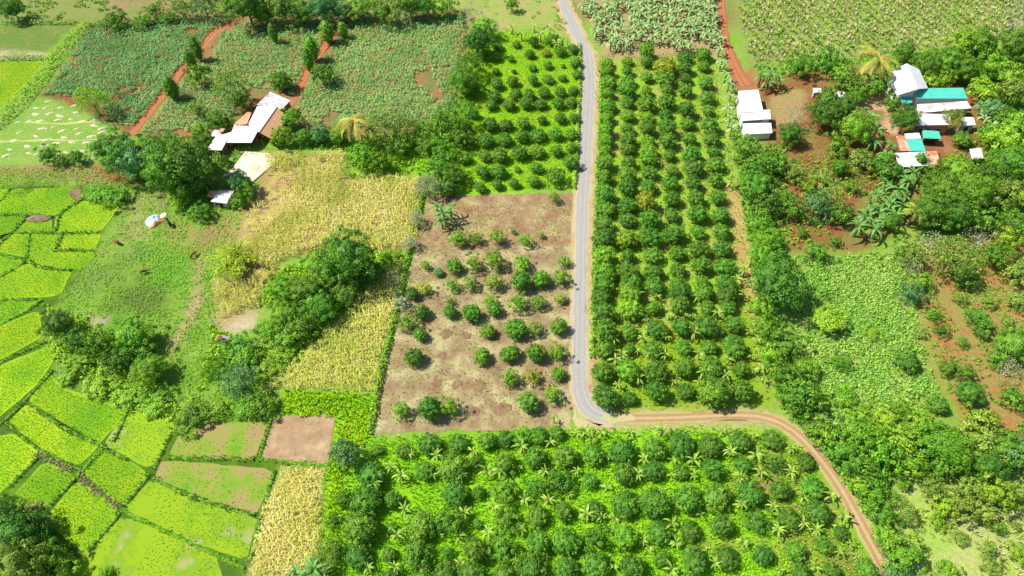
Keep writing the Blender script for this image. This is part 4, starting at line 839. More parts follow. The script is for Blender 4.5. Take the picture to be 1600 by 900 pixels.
zone('at the left edge of the lower orchard', [(540, 712, 42, 'loose', 'blue', 'tree', 1.1), (538, 780, 26, 'loose', 'deep', 'shrub'), (520, 815, 24, 'loose', 'green', 'shrub', .7), (505, 870, 40, 'feather', 'olive', 'shrub', .7), (525, 855, 26, 'loose', 'green', 'shrub')], 'edge of the lower orchard')
zone('along the right edge of the large orchard', [(1165, 232, 40, 'loose', 'green', 'tree'), (1186, 258, 46, 'loose', 'green', 'tree'), (1180, 290, 50, 'big', 'green', 'tree'), (1196, 318, 44, 'loose', 'deep', 'tree'), (1188, 345, 42, 'loose', 'fresh', 'tree'), (1200, 372, 40, 'loose', 'fresh', 'tree'), (1192, 400, 36, 'loose', 'fresh', 'shrub'), (1213, 252, 40, 'loose', 'green', 'tree'),
  (1215, 438, 78, 'big', 'deep', 'tree', 1.0), (1192, 478, 40, 'loose', 'fresh', 'shrub'), (1205, 512, 44, 'loose', 'fresh', 'shrub'), (1232, 540, 40, 'loose', 'green', 'shrub'), (1225, 585, 44, 'loose', 'green', 'shrub'), (1248, 620, 52, 'loose', 'green', 'shrub'), (1205, 555, 36, 'loose', 'lime', 'shrub', .7), (1260, 575, 36, 'loose', 'fresh', 'shrub', .7)], 'edge of the large orchard')
zone('standing in the bean field', [(1298, 496, 46, 'flat', 'lime', 'tree'), (1417, 562, 36, 'dome', 'deep', 'tree'), (1320, 620, 34, 'loose', 'fresh', 'shrub', .7), (1315, 565, 30, 'loose', 'green', 'shrub', .6), (1345, 640, 32, 'loose', 'fresh', 'shrub', .6), (1405, 640, 34, 'loose', 'fresh', 'shrub', .6), (1280, 625, 30, 'loose', 'lime', 'shrub', .6), (1362, 520, 26, 'loose', 'lime', 'shrub', .5)], 'trees in the bean field')
zone('on the dry red field', [(1515, 612, 40, 'big', 'deep', 'tree'), (1467, 632, 30, 'dome', 'deep', 'tree'), (1590, 535, 56, 'big', 'green', 'tree'), (1578, 575, 34, 'sparse', 'grey', 'dry tree'), (1425, 458, 34, 'loose', 'blue', 'shrub'), (1530, 500, 40, 'loose', 'green', 'shrub', .6), (1460, 490, 24, 'loose', 'green', 'shrub', .7), (1555, 560, 26, 'loose', 'green', 'shrub'), (1510, 580, 26, 'loose', 'green', 'shrub'), (1480, 575, 28, 'loose', 'green', 'shrub', .7),
  (1535, 522, 18, 'loose', 'deep', 'shrub'), (1585, 620, 36, 'loose', 'green', 'shrub', .8), (1470, 515, 22, 'loose', 'deep', 'shrub', .7), (1545, 470, 22, 'loose', 'olive', 'shrub', .7), (1500, 465, 22, 'loose', 'olive', 'shrub', .7), (1590, 470, 30, 'loose', 'olive', 'shrub', .7), (1505, 535, 18, 'loose', 'green', 'shrub', .7), (1575, 500, 20, 'loose', 'olive', 'shrub', .6), (1440, 520, 20, 'loose', 'olive', 'shrub', .6)], 'bushes on the red field')
zone('in the wood right of the dirt track', [(1290, 672, 46, 'loose', 'fresh', 'tree'), (1318, 702, 52, 'loose', 'green', 'tree'), (1345, 682, 54, 'loose', 'fresh', 'tree'), (1340, 725, 48, 'loose', 'green', 'tree'), (1376, 706, 56, 'loose', 'fresh', 'tree'), (1410, 690, 54, 'loose', 'lime', 'tree'), (1425, 722, 50, 'loose', 'fresh', 'tree'), (1452, 692, 52, 'loose', 'green', 'tree'), (1488, 700, 62, 'big', 'fresh', 'tree'), (1525, 690, 56, 'loose', 'olive', 'tree'), (1545, 722, 56, 'big', 'deep', 'tree'),
  (1575, 700, 56, 'big', 'green', 'tree'), (1600, 715, 50, 'loose', 'blue', 'tree'), (1385, 655, 34, 'loose', 'lime', 'shrub'), (1440, 662, 34, 'loose', 'lime', 'shrub'), (1535, 660, 46, 'loose', 'lime', 'tree'), (1270, 660, 32, 'loose', 'deep', 'shrub'), (1510, 735, 34, 'loose', 'green', 'shrub'), (1470, 728, 40, 'loose', 'deep', 'tree')], 'wood right of the dirt track')
zone('along the lower dirt track', [(1345, 760, 36, 'loose', 'fresh', 'shrub'), (1370, 775, 42, 'loose', 'fresh', 'tree'), (1378, 808, 38, 'loose', 'green', 'shrub'), (1385, 840, 42, 'loose', 'fresh', 'shrub'), (1412, 868, 54, 'loose', 'fresh', 'tree'), (1402, 895, 40, 'loose', 'blue', 'shrub'), (1405, 795, 38, 'feather', 'olive', 'tree', .9), (1413, 755, 20, 'loose', 'fresh', 'shrub', 1.3), (1365, 745, 36, 'loose', 'green', 'shrub')], 'bushes along the lower track')
zone('in the pale lower right field', [(1458, 768, 34, 'loose', 'olive', 'shrub'), (1478, 792, 36, 'loose', 'lime', 'shrub'), (1505, 790, 40, 'loose', 'olive', 'shrub'), (1518, 765, 40, 'loose', 'olive', 'tree'), (1556, 772, 50, 'loose', 'lime', 'tree'), (1592, 778, 44, 'loose', 'olive', 'tree'), (1540, 805, 34, 'loose', 'olive', 'shrub'), (1561, 824, 20, 'loose', 'fresh', 'shrub', 1.2), (1588, 822, 14, 'ball', 'olive', 'shrub'), (1542, 858, 22, 'loose', 'olive', 'shrub'), (1468, 815, 24, 'loose', 'lime', 'shrub', .7), (1590, 862, 30, 'loose', 'lime', 'shrub', .7), (1480, 895, 40, 'loose', 'lime', 'shrub', .6), (1550, 885, 30, 'loose', 'olive', 'shrub', .6), (1500, 840, 24, 'loose', 'olive', 'shrub', .6)], 'bushes in the pale field')
zone('around the red yard below the white shed', [(1237, 208, 36, 'big', 'deep', 'tree'), (1245, 182, 34, 'sparse', 'grey', 'dry tree'), (1295, 172, 54, 'big', 'deep', 'tree'), (1320, 172, 40, 'big', 'deep', 'tree'), (1335, 202, 50, 'big', 'fresh', 'tree'), (1295, 152, 32, 'loose', 'green', 'tree'), (1308, 228, 34, 'loose', 'green', 'shrub'), (1240, 270, 30, 'loose', 'olive', 'shrub'), (1285, 278, 30, 'loose', 'olive', 'shrub'), (1312, 262, 22, 'ball', 'green', 'shrub', 1.2), (1278, 318, 44, 'loose', 'blue', 'tree'), (1300, 308, 40, 'feather', 'olive', 'tree'), (1312, 335, 34, 'loose', 'green', 'shrub'),
  (1228, 312, 38, 'loose', 'green', 'shrub'), (1240, 330, 30, 'loose', 'green', 'shrub'), (1275, 392, 30, 'loose', 'green', 'shrub'), (1262, 290, 24, 'loose', 'lime', 'shrub', .7), (1345, 245, 36, 'loose', 'olive', 'shrub'), (1305, 376, 18, 'loose', 'green', 'shrub'), (1255, 365, 14, 'loose', 'green', 'shrub'), (1275, 345, 14, 'loose', 'green', 'shrub'), (1330, 290, 22, 'loose', 'green', 'shrub')], 'trees on the red yard')
zone('above the green-roofed compound', [(1250, 102, 34, 'loose', 'green', 'shrub'), (1290, 92, 40, 'loose', 'green', 'shrub'), (1320, 120, 40, 'loose', 'green', 'tree'), (1345, 135, 34, 'loose', 'green', 'tree'), (1340, 148, 30, 'loose', 'green', 'shrub'), (1414, 82, 28, 'big', 'deep', 'tree'), (1448, 98, 42, 'big', 'green', 'tree'), (1478, 96, 44, 'big', 'green', 'tree'), (1505, 105, 42, 'big', 'green', 'tree'), (1455, 122, 30, 'loose', 'lime', 'shrub'), (1478, 120, 30, 'loose', 'lime', 'shrub'), (1522, 120, 30, 'loose', 'green', 'tree', .8), (1510, 60, 44, 'loose', 'lime', 'tree'), (1535, 62, 44, 'big', 'green', 'tree'), (1592, 72, 52, 'big', 'deep', 'tree'), (1588, 32, 50, 'sparse', 'grey', 'dry tree', 1.2), (1550, 105, 40, 'loose', 'fresh', 'tree'), (1580, 118, 44, 'loose', 'lime', 'tree'),
  (1538, 140, 42, 'loose', 'lime', 'tree'), (1580, 145, 40, 'loose', 'olive', 'tree'), (1370, 132, 40, 'loose', 'green', 'tree')], 'trees above the compound')
zone('beside the green-roofed compound', [(1416, 187, 36, 'big', 'deep', 'tree', 1.2), (1394, 163, 24, 'loose', 'green', 'tree'), (1400, 183, 20, 'loose', 'olive', 'shrub'), (1488, 186, 30, 'feather', 'olive', 'tree', 1.1), (1505, 216, 28, 'ball', 'green', 'tree'), (1550, 172, 40, 'loose', 'blue', 'tree', .8), (1572, 182, 42, 'loose', 'green', 'tree', .9), (1590, 195, 50, 'loose', 'green', 'tree'), (1552, 212, 40, 'loose', 'fresh', 'tree', .8), (1575, 220, 46, 'loose', 'lime', 'tree')], 'trees beside the compound')
zone('below the green-roofed compound', [(1438, 252, 18, 'ball', 'green', 'tree', 1.7), (1385, 262, 40, 'loose', 'green', 'tree'), (1498, 264, 54, 'big', 'fresh', 'tree', .8), (1552, 276, 48, 'big', 'deep', 'tree', .9), (1580, 252, 50, 'big', 'green', 'tree'), (1482, 298, 54, 'big', 'green', 'tree'), (1520, 302, 58, 'big', 'fresh', 'tree'), (1560, 298, 52, 'loose', 'olive', 'tree'), (1592, 308, 44, 'loose', 'lime', 'tree'), (1455, 328, 52, 'big', 'deep', 'tree'), (1495, 335, 48, 'big', 'deep', 'tree'), (1468, 272, 40, 'loose', 'green', 'tree'), (1410, 385, 30, 'loose', 'olive', 'shrub'), (1475, 342, 36, 'loose', 'fresh', 'shrub'), (1540, 345, 40, 'loose', 'green', 'shrub'), (1590, 350, 40, 'loose', 'green', 'shrub'),
  (1460, 378, 44, 'sparse', 'grey', 'dry tree'), (1490, 400, 56, 'feather', 'olive', 'tree'), (1530, 375, 36, 'sparse', 'grey', 'dry tree'), (1555, 400, 40, 'loose', 'green', 'tree'), (1510, 432, 40, 'loose', 'deep', 'tree', .8), (1425, 400, 40, 'loose', 'olive', 'shrub'), (1425, 420, 30, 'sparse', 'grey', 'dry tree'), (1590, 420, 44, 'loose', 'olive', 'tree'), (1395, 348, 20, 'flat', 'green', 'tree', 2.2), (1440, 440, 26, 'loose', 'fresh', 'shrub'), (1575, 375, 36, 'loose', 'lime', 'shrub')], 'trees below the compound')

# ------------------------------------------------------------------ banana plants
M_BAN = {'pale': foliage('banana_pale', [(.13, .35, .025), (.22, .46, .04), (.40, .56, .10)], .35, .45, .35, vary=.34, hue=.03),
         'grey': foliage('banana_grey', [(.13, .32, .07), (.24, .45, .12), (.44, .58, .24)], .3, .42, .4, vary=.2, hue=.01),
         'dark': foliage('banana_dark', [(.05, .18, .03), (.11, .30, .05), (.24, .45, .12)], .3, .5, .25, vary=.2, hue=.01)}
def banana_leaf(seed, L=1.0, w=.16):
    rnd = np.random.default_rng(seed); V, F, T = [], [], []; n = 10; p = np.array([0., 0, 0]); el = math.radians(66 - 14 * rnd.random()); drp = math.radians(11 + 8 * rnd.random()); t0 = .45 + .3 * rnd.random()
    for i in range(n + 1):
        f = i / n; ww = w * .5 * (math.sin(math.pi * min(1, .06 + f * .94) ** .8) ** .7 + .06) * (1 - .0 * f) if f < 1 else .01
        ww *= (1.0 if i % 2 else .66 + .25 * rnd.random())
        lift = ww * .35
        V += [(p[0], -ww, p[2] + lift), (p[0], 0, p[2]), (p[0], ww, p[2] + lift)]; T += [t0, min(1, t0 + .3), t0 - .1]
        p = p + np.array([math.cos(el), 0, math.sin(el)]) * L / n; el -= drp
        if i < n:
            k = 3 * i; F += [[k, k + 1, k + 4, k + 3], [k + 1, k + 2, k + 5, k + 4]]
    return np.array(V), np.array(F), np.clip(T, 0, 1)
_BL = {}
def bleaf(look, k):
    if (look, k) not in _BL: V, F, T = banana_leaf(40 + k); _BL[look, k] = mesh_np('leaf', V, F, M_BAN[look], T)
    return _BL[look, k]
_bs = mesh_py('stem', *tube([(0, 0, -.05), (.01, 0, .5), (.0, .01, 1.0)], [.11, .085, .05], 8), M_STEM, True)
def banana(px, py, w, look, label, group, hs=1.0, n=8, cat='banana plant'):
    s = w * mpp(px, py) / 2 / .72; h = s * .75 * hs
    p = at(px, py, h + s * .15); e = empty('banana_plant', (p.x, p.y, 0), random.random() * 6.28); tag(e, label, cat, group)
    st = link('stem', _bs, e); st.scale = (s * .8, s * .8, h)
    for i in range(n):
        o = link('leaf', bleaf(look, random.randrange(5)), e); q = s * random.uniform(.8, 1.15)
        o.location = (0, 0, h * .97); o.scale = (q, q, q); o.rotation_euler = (random.uniform(-.2, .2), random.uniform(-.5, .55), i * 2.4 + random.uniform(-.35, .35))
    return e
INTER = [(642, 707), (682, 710), (739, 705), (677, 742), (720, 741), (762, 735), (780, 735), (611, 727), (627, 742), (585, 755), (585, 797), (632, 795), (725, 800), (682, 832), (620, 835), (575, 845), (717, 837), (757, 865), (617, 885), (720, 880), (772, 790), (762, 832), (662, 887), (575, 887),
 (815, 697), (860, 690), (812, 730), (851, 735), (902, 735), (954, 712), (890, 772), (820, 780), (857, 782), (950, 760), (997, 740), (1007, 717), (1052, 720), (1085, 718), (1085, 742), (1142, 705), (1182, 710), (1157, 745), (1190, 737), (1160, 787), (1017, 797), (1095, 802), (917, 802), (940, 807), (960, 810), (1050, 817), (815, 827), (1005, 845), (1057, 847), (1015, 857), (1162, 847), (852, 867), (960, 885), (1050, 890), (1117, 880), (805, 875), (1050, 742),
 (1237, 700), (1237, 737), (1256, 775), (1299, 775), (1210, 792), (1320, 805), (1257, 817), (1275, 827), (1217, 827), (1310, 820), (1312, 862), (1275, 885), (1220, 890), (925, 685), (890, 672), (940, 676), (985, 676), (1035, 672), (1130, 672), (1180, 680), (1150, 675), (1340, 870), (1330, 850)]
used = {}
for (x, y) in INTER:
    best = min(LOWPOS, key=lambda t: (t[0] - x) ** 2 + ((t[1] - y) * 1.2) ** 2); dx, dy = x - best[0], y - best[1]
    side = ('right of' if dx > 0 else 'left of') if abs(dx) > abs(dy) * 1.1 else ('below' if dy > 0 else 'above')
    key = (side, best[2], best[3]); used[key] = used.get(key, 0) + 1
    extra = '' if used[key] == 1 else f', {nth(used[key])} one'
    banana(x, y, random.uniform(17, 31), 'pale', f'pale banana plant {side} the {nth(best[3] + 1)} tree of the {ROWW[best[2]]} lower-orchard row{extra}', 'bananas among the lower orchard', 1.0, random.choice((7, 8, 8, 9)))
INTER2 = [(995, 460), (1027, 462), (1090, 462), (1163, 460), (960, 494), (1047, 492), (1070, 492), (1083, 493), (1122, 488), (1010, 497), (1175, 480), (1183, 492), (1185, 502), (958, 528), (1005, 527), (1010, 515), (1042, 525), (1085, 519), (1125, 517), (1172, 518), (1183, 530), (962, 560), (972, 552), (995, 547), (1013, 553), (1040, 553), (1093, 553), (1138, 562), (1175, 556), (1190, 545), (997, 590), (1020, 594), (1058, 580), (1052, 597), (1093, 596), (1100, 580), (1134, 585), (1178, 579), (1190, 575), (965, 600), (962, 612), (1152, 435), (1165, 420), (1185, 440), (1142, 285), (1175, 405), (932, 492), (930, 527), (1028, 318), (1195, 592), (1200, 560)]
BYL = {}
for (x, y) in INTER2:
    li = min(range(6), key=lambda i: min(abs(t[0] - x) + abs(t[1] - y) for t in RIGHT[i])); line = RIGHT[li]
    k = min(range(len(line)), key=lambda i: abs(line[i][0] - x) + abs(line[i][1] - y)); t = line[k]
    dx, dy = x - t[0], y - t[1]; side = ('right of' if dx > 0 else 'left of') if abs(dx) > abs(dy) else ('below' if dy > 0 else 'above')
    key = (side, li, k); BYL[key] = BYL.get(key, 0) + 1
    lw = ['roadside line', 'second line', 'third line', 'fourth line', 'fifth line', 'outermost line'][li]
    banana(x, y, random.uniform(16, 28), 'pale', f'banana plant {side} the {nth(len(line) - k)} tree up the {lw} of the large orchard' + ('' if BYL[key] == 1 else f', {nth(BYL[key])}'), 'bananas among the large orchard', 1.0, random.choice((7, 8, 9)))
# plantation at the far side of the large orchard
PB = [p for p in pts_in([(897, -12), (1118, -12), (1118, 72), (1085, 80), (1000, 76), (945, 84), (930, 52)], 2.9, .4)]
PB = [Vector((p[0], p[1], 0)) for p in PB if vnoise(np.array([p[0]]), np.array([p[1]]), 7)[0] > .16]
def to_px(p):
    d = p - Vector((0, 0, CAM_H)); zc = d.y * CP - d.z * SP; return 800 + FPX * d.x / zc, 450 - FPX * (d.y * SP + d.z * CP) / zc
PB.sort(key=lambda p: (round(-p.y / 2.9), p.x)); rows_ = {}
for p in PB: rows_.setdefault(round(-p.y / 2.9), []).append(p)
for ri, key in enumerate(sorted(rows_, reverse=True)):
    for k, p in enumerate(sorted(rows_[key], key=lambda q: q.x)):
        x, y = to_px(p)
        banana(x, y - 6, random.uniform(19, 26), 'grey', f'grey-green banana plant in the far plantation, {nth(ri + 1)} row, {nth(k + 1)} from the road', 'banana plantation', 1.0, 8)
# strips and groves
def bananas(rows, where, group, look, n=9, hs=1.1):
    rows = sorted(rows)
    for k, (x, y, w) in enumerate(rows):
        banana(x, y, w, look, f'{ {"grey": "grey-green", "dark": "dark green", "pale": "pale"}[look] } banana plant {where}, {nth(k + 1)} from the left', group, hs, n)
bananas([(1118, 22, 22), (1122, 48, 22), (1125, 75, 22), (1128, 95, 22), (1135, 115, 24), (1140, 130, 24), (1142, 150, 26), (1138, 168, 26), (1141, 186, 24), (1133, 100, 20), (1144, 200, 24), (1130, 60, 20)], 'in the strip left of the white shed', 'bananas by the white shed', 'grey')
bananas([(1190, 118, 30), (1205, 114, 30), (1218, 122, 28), (1200, 128, 26), (1312, 82, 22)], 'right of the red path', 'bananas right of the red path', 'dark')
bananas([(1352, 338, 34), (1342, 352, 40), (1368, 356, 38), (1375, 330, 34), (1392, 316, 34), (1362, 318, 32), (1400, 335, 32), (1412, 322, 34), (1385, 345, 32), (1372, 300, 30), (1405, 295, 34), (1420, 280, 34), (1428, 268, 30), (1385, 240, 32), (1365, 220, 34), (1372, 200, 32), (1362, 182, 36), (1355, 205, 30), (1392, 225, 28), (1410, 268, 28), (1400, 310, 28), (1382, 318, 28), (1395, 300, 26), (1358, 330, 28), (1378, 342, 28), (1412, 305, 28), (1385, 286, 26)], 'in the grove below the compound', 'banana grove below the compound', 'dark', 11, 1.0)
bananas([(1540, 185, 30), (1552, 196, 26), (1536, 166, 24)], 'right of the red-walled house', 'bananas right of the red-walled house', 'grey')
bananas([(692, 332, 36), (704, 326, 30), (684, 322, 30), (690, 345, 26)], 'in the clump on the first bare plot', 'banana clump on the first plot', 'dark', 9)
bananas([(866, 655, 18), (915, 672, 26), (902, 676, 24)], 'at the road bend', 'bananas at the road bend', 'pale', 7)
bananas([(1285, 655, 34), (1298, 662, 28), (1272, 668, 28)], 'beside the dirt track bend', 'bananas beside the track bend', 'grey', 8)
bananas([(327, 278, 24), (322, 288, 22), (312, 282, 20)], 'behind the small tin hut', 'bananas behind the small hut', 'pale', 7)
bananas([(490, 888, 44), (478, 896, 36), (505, 895, 34), (462, 893, 30)], 'below the maize strip', 'fronded plants below the maize strip', 'dark', 10, .9)
bananas([(1345, 755, 26), (1352, 742, 24), (1436, 900, 24), (1430, 878, 24)], 'in the bushes along the lower track', 'bananas along the lower track', 'grey', 8)
bananas([(800, 42, 18), (860, 45, 22), (845, 52, 22), (880, 60, 22), (815, 52, 18), (870, 68, 22), (835, 40, 18)], 'at the head of the upper orchard', 'bananas at the head of the upper orchard', 'pale', 8)

# ------------------------------------------------------------------ coconut palms and bamboo
M_FROND = {'y': foliage('frond_yellow', [(.20, .32, .04), (.38, .44, .06), (.70, .58, .12)], .3, .45, .3, vary=.15), 'g': foliage('frond_green', [(.14, .26, .03), (.30, .42, .05), (.48, .54, .08)], .3, .45, .3, vary=.15)}
def frond(seed):
    rnd = np.random.default_rng(seed); V, F, T = [], [], []; n = 13; p = np.array([0., 0., 0.]); el = .6; pts = []
    for i in range(n + 1): pts.append((p.copy(), el)); p = p + np.array([math.cos(el), 0, math.sin(el)]) / n; el -= .13
    def quad(a, b, c, d, t):
        k = len(V); V.extend([a, b, c, d]); F.append([k, k + 1, k + 2, k + 3]); T.extend([t] * 4)
    for i in range(n):
        a, b = pts[i][0], pts[i + 1][0]; w = np.array([0, .018 * (1.2 - i / n), 0]); quad(a - w, a + w, b + w, b - w, .95)
        for s in (-1, 1):
            for q in (0, .5):
                c = a + (b - a) * q; L = .13 * math.sin(math.pi * (.12 + .85 * (i + q) / n)) + .03; d = np.array([.45, s * .9, -.35 + rnd.normal() * .12]) * L; w2 = np.array([.022, 0, 0])
                quad(c - w2, c + w2, c + d + w2 * .4, c + d - w2 * .4, np.clip(.5 + rnd.normal() * .2, 0, 1))
    return np.array(V), np.array(F), np.array(T)
_FR = {}
def palm(px, py, w, lean, look, label, h, n=15):
    top = at(px, py, h); s = w * mpp(px, py) / 2 * 1.5
    base = Vector((top.x - lean[0], top.y - lean[1], 0)); e = empty('coconut_palm', base); tag(e, label, 'palm tree')
    path = [(lean[0] * f ** 1.6, lean[1] * f ** 1.6, h * f) for f in (0, .2, .4, .6, .8, 1)]
    V, F = tube(path, [.28, .2, .17, .16, .15, .14], 8); link('trunk', mesh_py('trunk', V, F, M_PALMBARK, True), e)
    for i in range(n):
        k = (look, i % 3)
        if k not in _FR: a, b, t = frond(60 + i % 3); _FR[k] = mesh_np('frond', a, b, M_FROND[look], t)
        o = link('frond', _FR[k], e); o.location = (lean[0], lean[1], h); q = s * random.uniform(.9, 1.15); o.scale = (q, q, q)
        o.rotation_euler = (random.uniform(-.2, .2), random.uniform(-.25, .8), i * 2.4 + random.uniform(-.2, .2))
palm(553, 188, 46, (-1.4, .6), 'y', 'yellowish coconut palm behind the wide maize field', 8)
palm(1374, 92, 52, (.5, .3), 'y', 'tall coconut palm beside the white gabled hall', 8)
palm(1432, 330, 30, (.3, .2), 'g', 'small coconut palm at the right of the banana grove', 5)
def bamboo(px, py, w, label):
    c = at(px, py, 2.5); e = empty('bamboo_clump', (c.x, c.y, 0)); tag(e, label, 'bamboo'); r = w * mpp(px, py) / 2; rnd = np.random.default_rng(5)
    mat = foliage('bamboo_leaf', [(.18, .40, .02), (.34, .58, .035), (.52, .70, .08)], .3, vary=.1); V, F, T = [], [], []; cv, cf = [], []; off = 0
    for i in range(64):
        a = rnd.random() * math.tau; d = np.array([math.cos(a), math.sin(a)]); R_ = r * (.45 + .7 * rnd.random()); H = 6.0 * (.7 + .4 * rnd.random()); path = []
        for f in np.linspace(0, 1, 7): path.append((*(d * (.3 + R_ * f ** 2.2)), H * (f - .42 * f ** 3.2)))
        v, ff = tube(path, [.05, .05, .045, .04, .03, .02, .01], 4); k = len(cv); cv += list(v); cf += [[x + k for x in t] for t in ff]
        m = 84; f = .3 + .7 * rnd.random(m); P = np.c_[d[0] * (.3 + R_ * f ** 2.2), d[1] * (.3 + R_ * f ** 2.2), H * (f - .42 * f ** 3.2)] + rnd.normal(size=(m, 3)) * .32
        vv, fq = leafquads(P, np.c_[rnd.normal(size=(m, 2)) * .6 + d * .4, np.ones(m)], .62 * (.7 + .6 * rnd.random(m)), rnd, .3); V.append(vv); F.append(fq + off); off += len(vv)
        T.append(np.repeat(np.clip(.5 + rnd.normal() * .2 + rnd.normal(size=m) * .12, 0, 1), 4))
    link('culms', mesh_py('culms', cv, cf, surf('bamboo_culm', [(.20, .26, .06), (.34, .34, .12)], 3)), e)['kind'] = 'stuff'
    link('foliage', mesh_np('foliage', np.vstack(V), np.vstack(F), mat, np.concatenate(T)), e)
bamboo(368, 405, 82, 'bright feathery bamboo clump beside the thin maize patch')

# ------------------------------------------------------------------ hedge along the far paddy
def hedge(line_px, w, h, label, look):
    W = smooth_poly(atn(line_px), False, 2); d = np.r_[0, np.cumsum(np.hypot(*np.diff(W, axis=0).T))]
    s = np.arange(0, d[-1], .16); s = np.repeat(s, 4); C = np.stack([np.interp(s, d, W[:, 0]), np.interp(s, d, W[:, 1])], 1); T = np.gradient(W, axis=0); 
    a = RNG.random(len(s)) * math.pi; tx = np.interp(s, d, T[:, 0]); ty = np.interp(s, d, T[:, 1]); L = np.hypot(tx, ty); nx, ny = -ty / L, tx / L
    ww = w * (.8 + .5 * vnoise(s, s * 0 + 3, 3)); hh = h * (.7 + .7 * vnoise(s, s * 0 + 9, 2.2)); off = np.cos(a) * ww * .5
    P = np.c_[C[:, 0] + nx * off, C[:, 1] + ny * off, np.sin(a) * hh * (.75 + .3 * RNG.random(len(s)))] + RNG.normal(size=(len(s), 3)) * .12; P[:, 2] = np.maximum(P[:, 2], .05)
    N = np.c_[nx * np.cos(a), ny * np.cos(a), np.sin(a) + .2] + RNG.normal(size=(len(s), 3)) * .35
    V, F = leafquads(P, N, .55 * (.7 + .6 * RNG.random(len(s))), RNG, .6); o = link('hedge', mesh_np('hedge', V, F, leafmat(look), np.repeat(np.clip(.5 + RNG.normal(size=len(s)) * .25, 0, 1), 4)))
    tag(o, label, 'hedge')
hedge([(-15, 205), (20, 175), (60, 130), (90, 88), (115, 60), (135, 43)], 4.2, 2.0, 'bright green hedge slanting along the far paddy', 'lime')
hedge([(137, 42), (180, 38), (230, 36), (300, 30), (345, 27)], 2.2, 1.5, 'low green hedge along the top of the dark cassava', 'green')
hedge([(0, 36), (40, 37), (90, 37), (120, 37)], 1.6, 1.0, 'thin hedge above the far meadow', 'olive')
hedge([(-10, 94), (30, 92), (72, 92)], 1.8, 1.0, 'thin hedge under the pale path', 'olive')
hedge([(905, 70), (906, 120), (903, 180), (901, 240), (896, 296)], 1.0, .9, 'ragged grass verge between upper orchard and road', 'lime')
hedge([(940, 100), (938, 200), (932, 330), (928, 450), (925, 560)], .9, .7, 'ragged grass verge between road and large orchard', 'lime')
hedge([(665, 285), (655, 330), (640, 390), (625, 460), (608, 530), (592, 600), (578, 676)], 1.1, .9, 'weedy strip between the maize and the bare plots', 'lime')

for ln in ([(45, 191), (90, 194), (150, 191), (205, 194)], [(-10, 222), (60, 219), (120, 220), (165, 217)]):
    tag(ribbon('field_path', ln, [.6] * 4, .05, surf('straw_path', [(.44, .40, .19), (.30, .40, .09)], 1.0), amp=.3), kind='structure')
# ------------------------------------------------------------------ straw heaps
M_STRAW = surf('straw', [(.50, .46, .26), (.66, .62, .42)], 2.5, bump=.5)
def heap_mesh(seed):
    rnd = np.random.default_rng(seed); V, F = [], []; n = 14
    for j, (rr, z) in enumerate(((1, 0), (.85, .35), (.5, .75))):
        for i in range(n):
            a = i / n * math.tau; q = rr * (1 + rnd.normal() * .12); V.append((math.cos(a) * q, math.sin(a) * q * .7, z * (1 + rnd.normal() * .15)))
    V.append((0, 0, .85))
    for j in range(2):
        for i in range(n): k = (i + 1) % n; F.append([j * n + i, j * n + k, (j + 1) * n + k, (j + 1) * n + i])
    for i in range(n): F.append([2 * n + i, 2 * n + (i + 1) % n, 3 * n])
    return mesh_py('straw_heap', V, F, M_STRAW)
HM = [heap_mesh(i) for i in range(4)]
P = pts_in([(20, 195), (70, 156), (120, 156), (135, 185), (195, 195), (150, 250), (0, 252)], 3.6, .32, .1, 3.4)
hrows = {}
for p in P: hrows.setdefault(round(p[1] / 3.4), []).append(p)
for ri, key in enumerate(sorted(hrows)):
    for k, p in enumerate(sorted(hrows[key], key=lambda q: q[0])):
        o = link('straw_heap', HM[(ri + k) % 4]); s = random.uniform(.55, 1.0); o.location = (p[0], p[1], 0); o.scale = (s * 1.2, s * .8, s * .3); o.rotation_euler = (0, 0, random.uniform(-.5, .9))
        tag(o, f'pale straw heap on the stubble, {nth(ri + 1)} row from the paddies, {nth(k + 1)} from left', 'straw heap', 'straw heaps on the stubble field')
o = link('straw_heap', HM[1]); o.location = at(60, 342); o.scale = (3.2, 1.8, .9); o.data = HM[1].copy(); o.data.materials.clear(); o.data.materials.append(surf('old_straw', [(.16, .11, .06), (.32, .24, .14)], 3, bump=.5)); tag(o, 'brown old straw heap between the upper paddies', 'straw heap')

# ------------------------------------------------------------------ buildings
def metal(name, a, b, scale=.8, rough=.45, stretch=(1, 1, 1)): return surf(name, [a, b], scale, 5, rough, spec=.4, contrast=(.35, .7), stretch=stretch)
R_WHITE = metal('tin_white', (.56, .57, .58), (.76, .76, .75), 1.6); R_STREAK = metal('tin_streaked', (.34, .30, .29), (.70, .68, .66), 1.4)
R_GREEN = metal('tin_green', (.06, .44, .34), (.09, .52, .40), .5); R_RUST = surf('tin_rust', [(.34, .12, .07), (.52, .24, .14), (.72, .56, .48)], .9, 6, .7)
R_HALF = surf('tin_half_rust', [(.80, .79, .79), (.74, .66, .64), (.58, .30, .22)], .14, 6, .6, contrast=(.4, .62)); R_TILE = surf('clay_roof', [(.58, .30, .16), (.70, .42, .24)], 1.5, 6, .8)
W_WHITE = surf('wall_white', [(.66, .66, .64), (.78, .78, .76)], 1.0); W_RED = surf('wall_brick', [(.40, .17, .11), (.52, .27, .19)], 2.0); W_GREY = surf('wall_grey', [(.36, .33, .30), (.52, .48, .45)], 1.5)
W_WOOD = surf('wall_wood', [(.16, .09, .05), (.30, .18, .10)], 2.0, stretch=(3, 3, .4)); W_PINK = surf('wall_pink', [(.50, .36, .30), (.62, .48, .42)], 1.5)
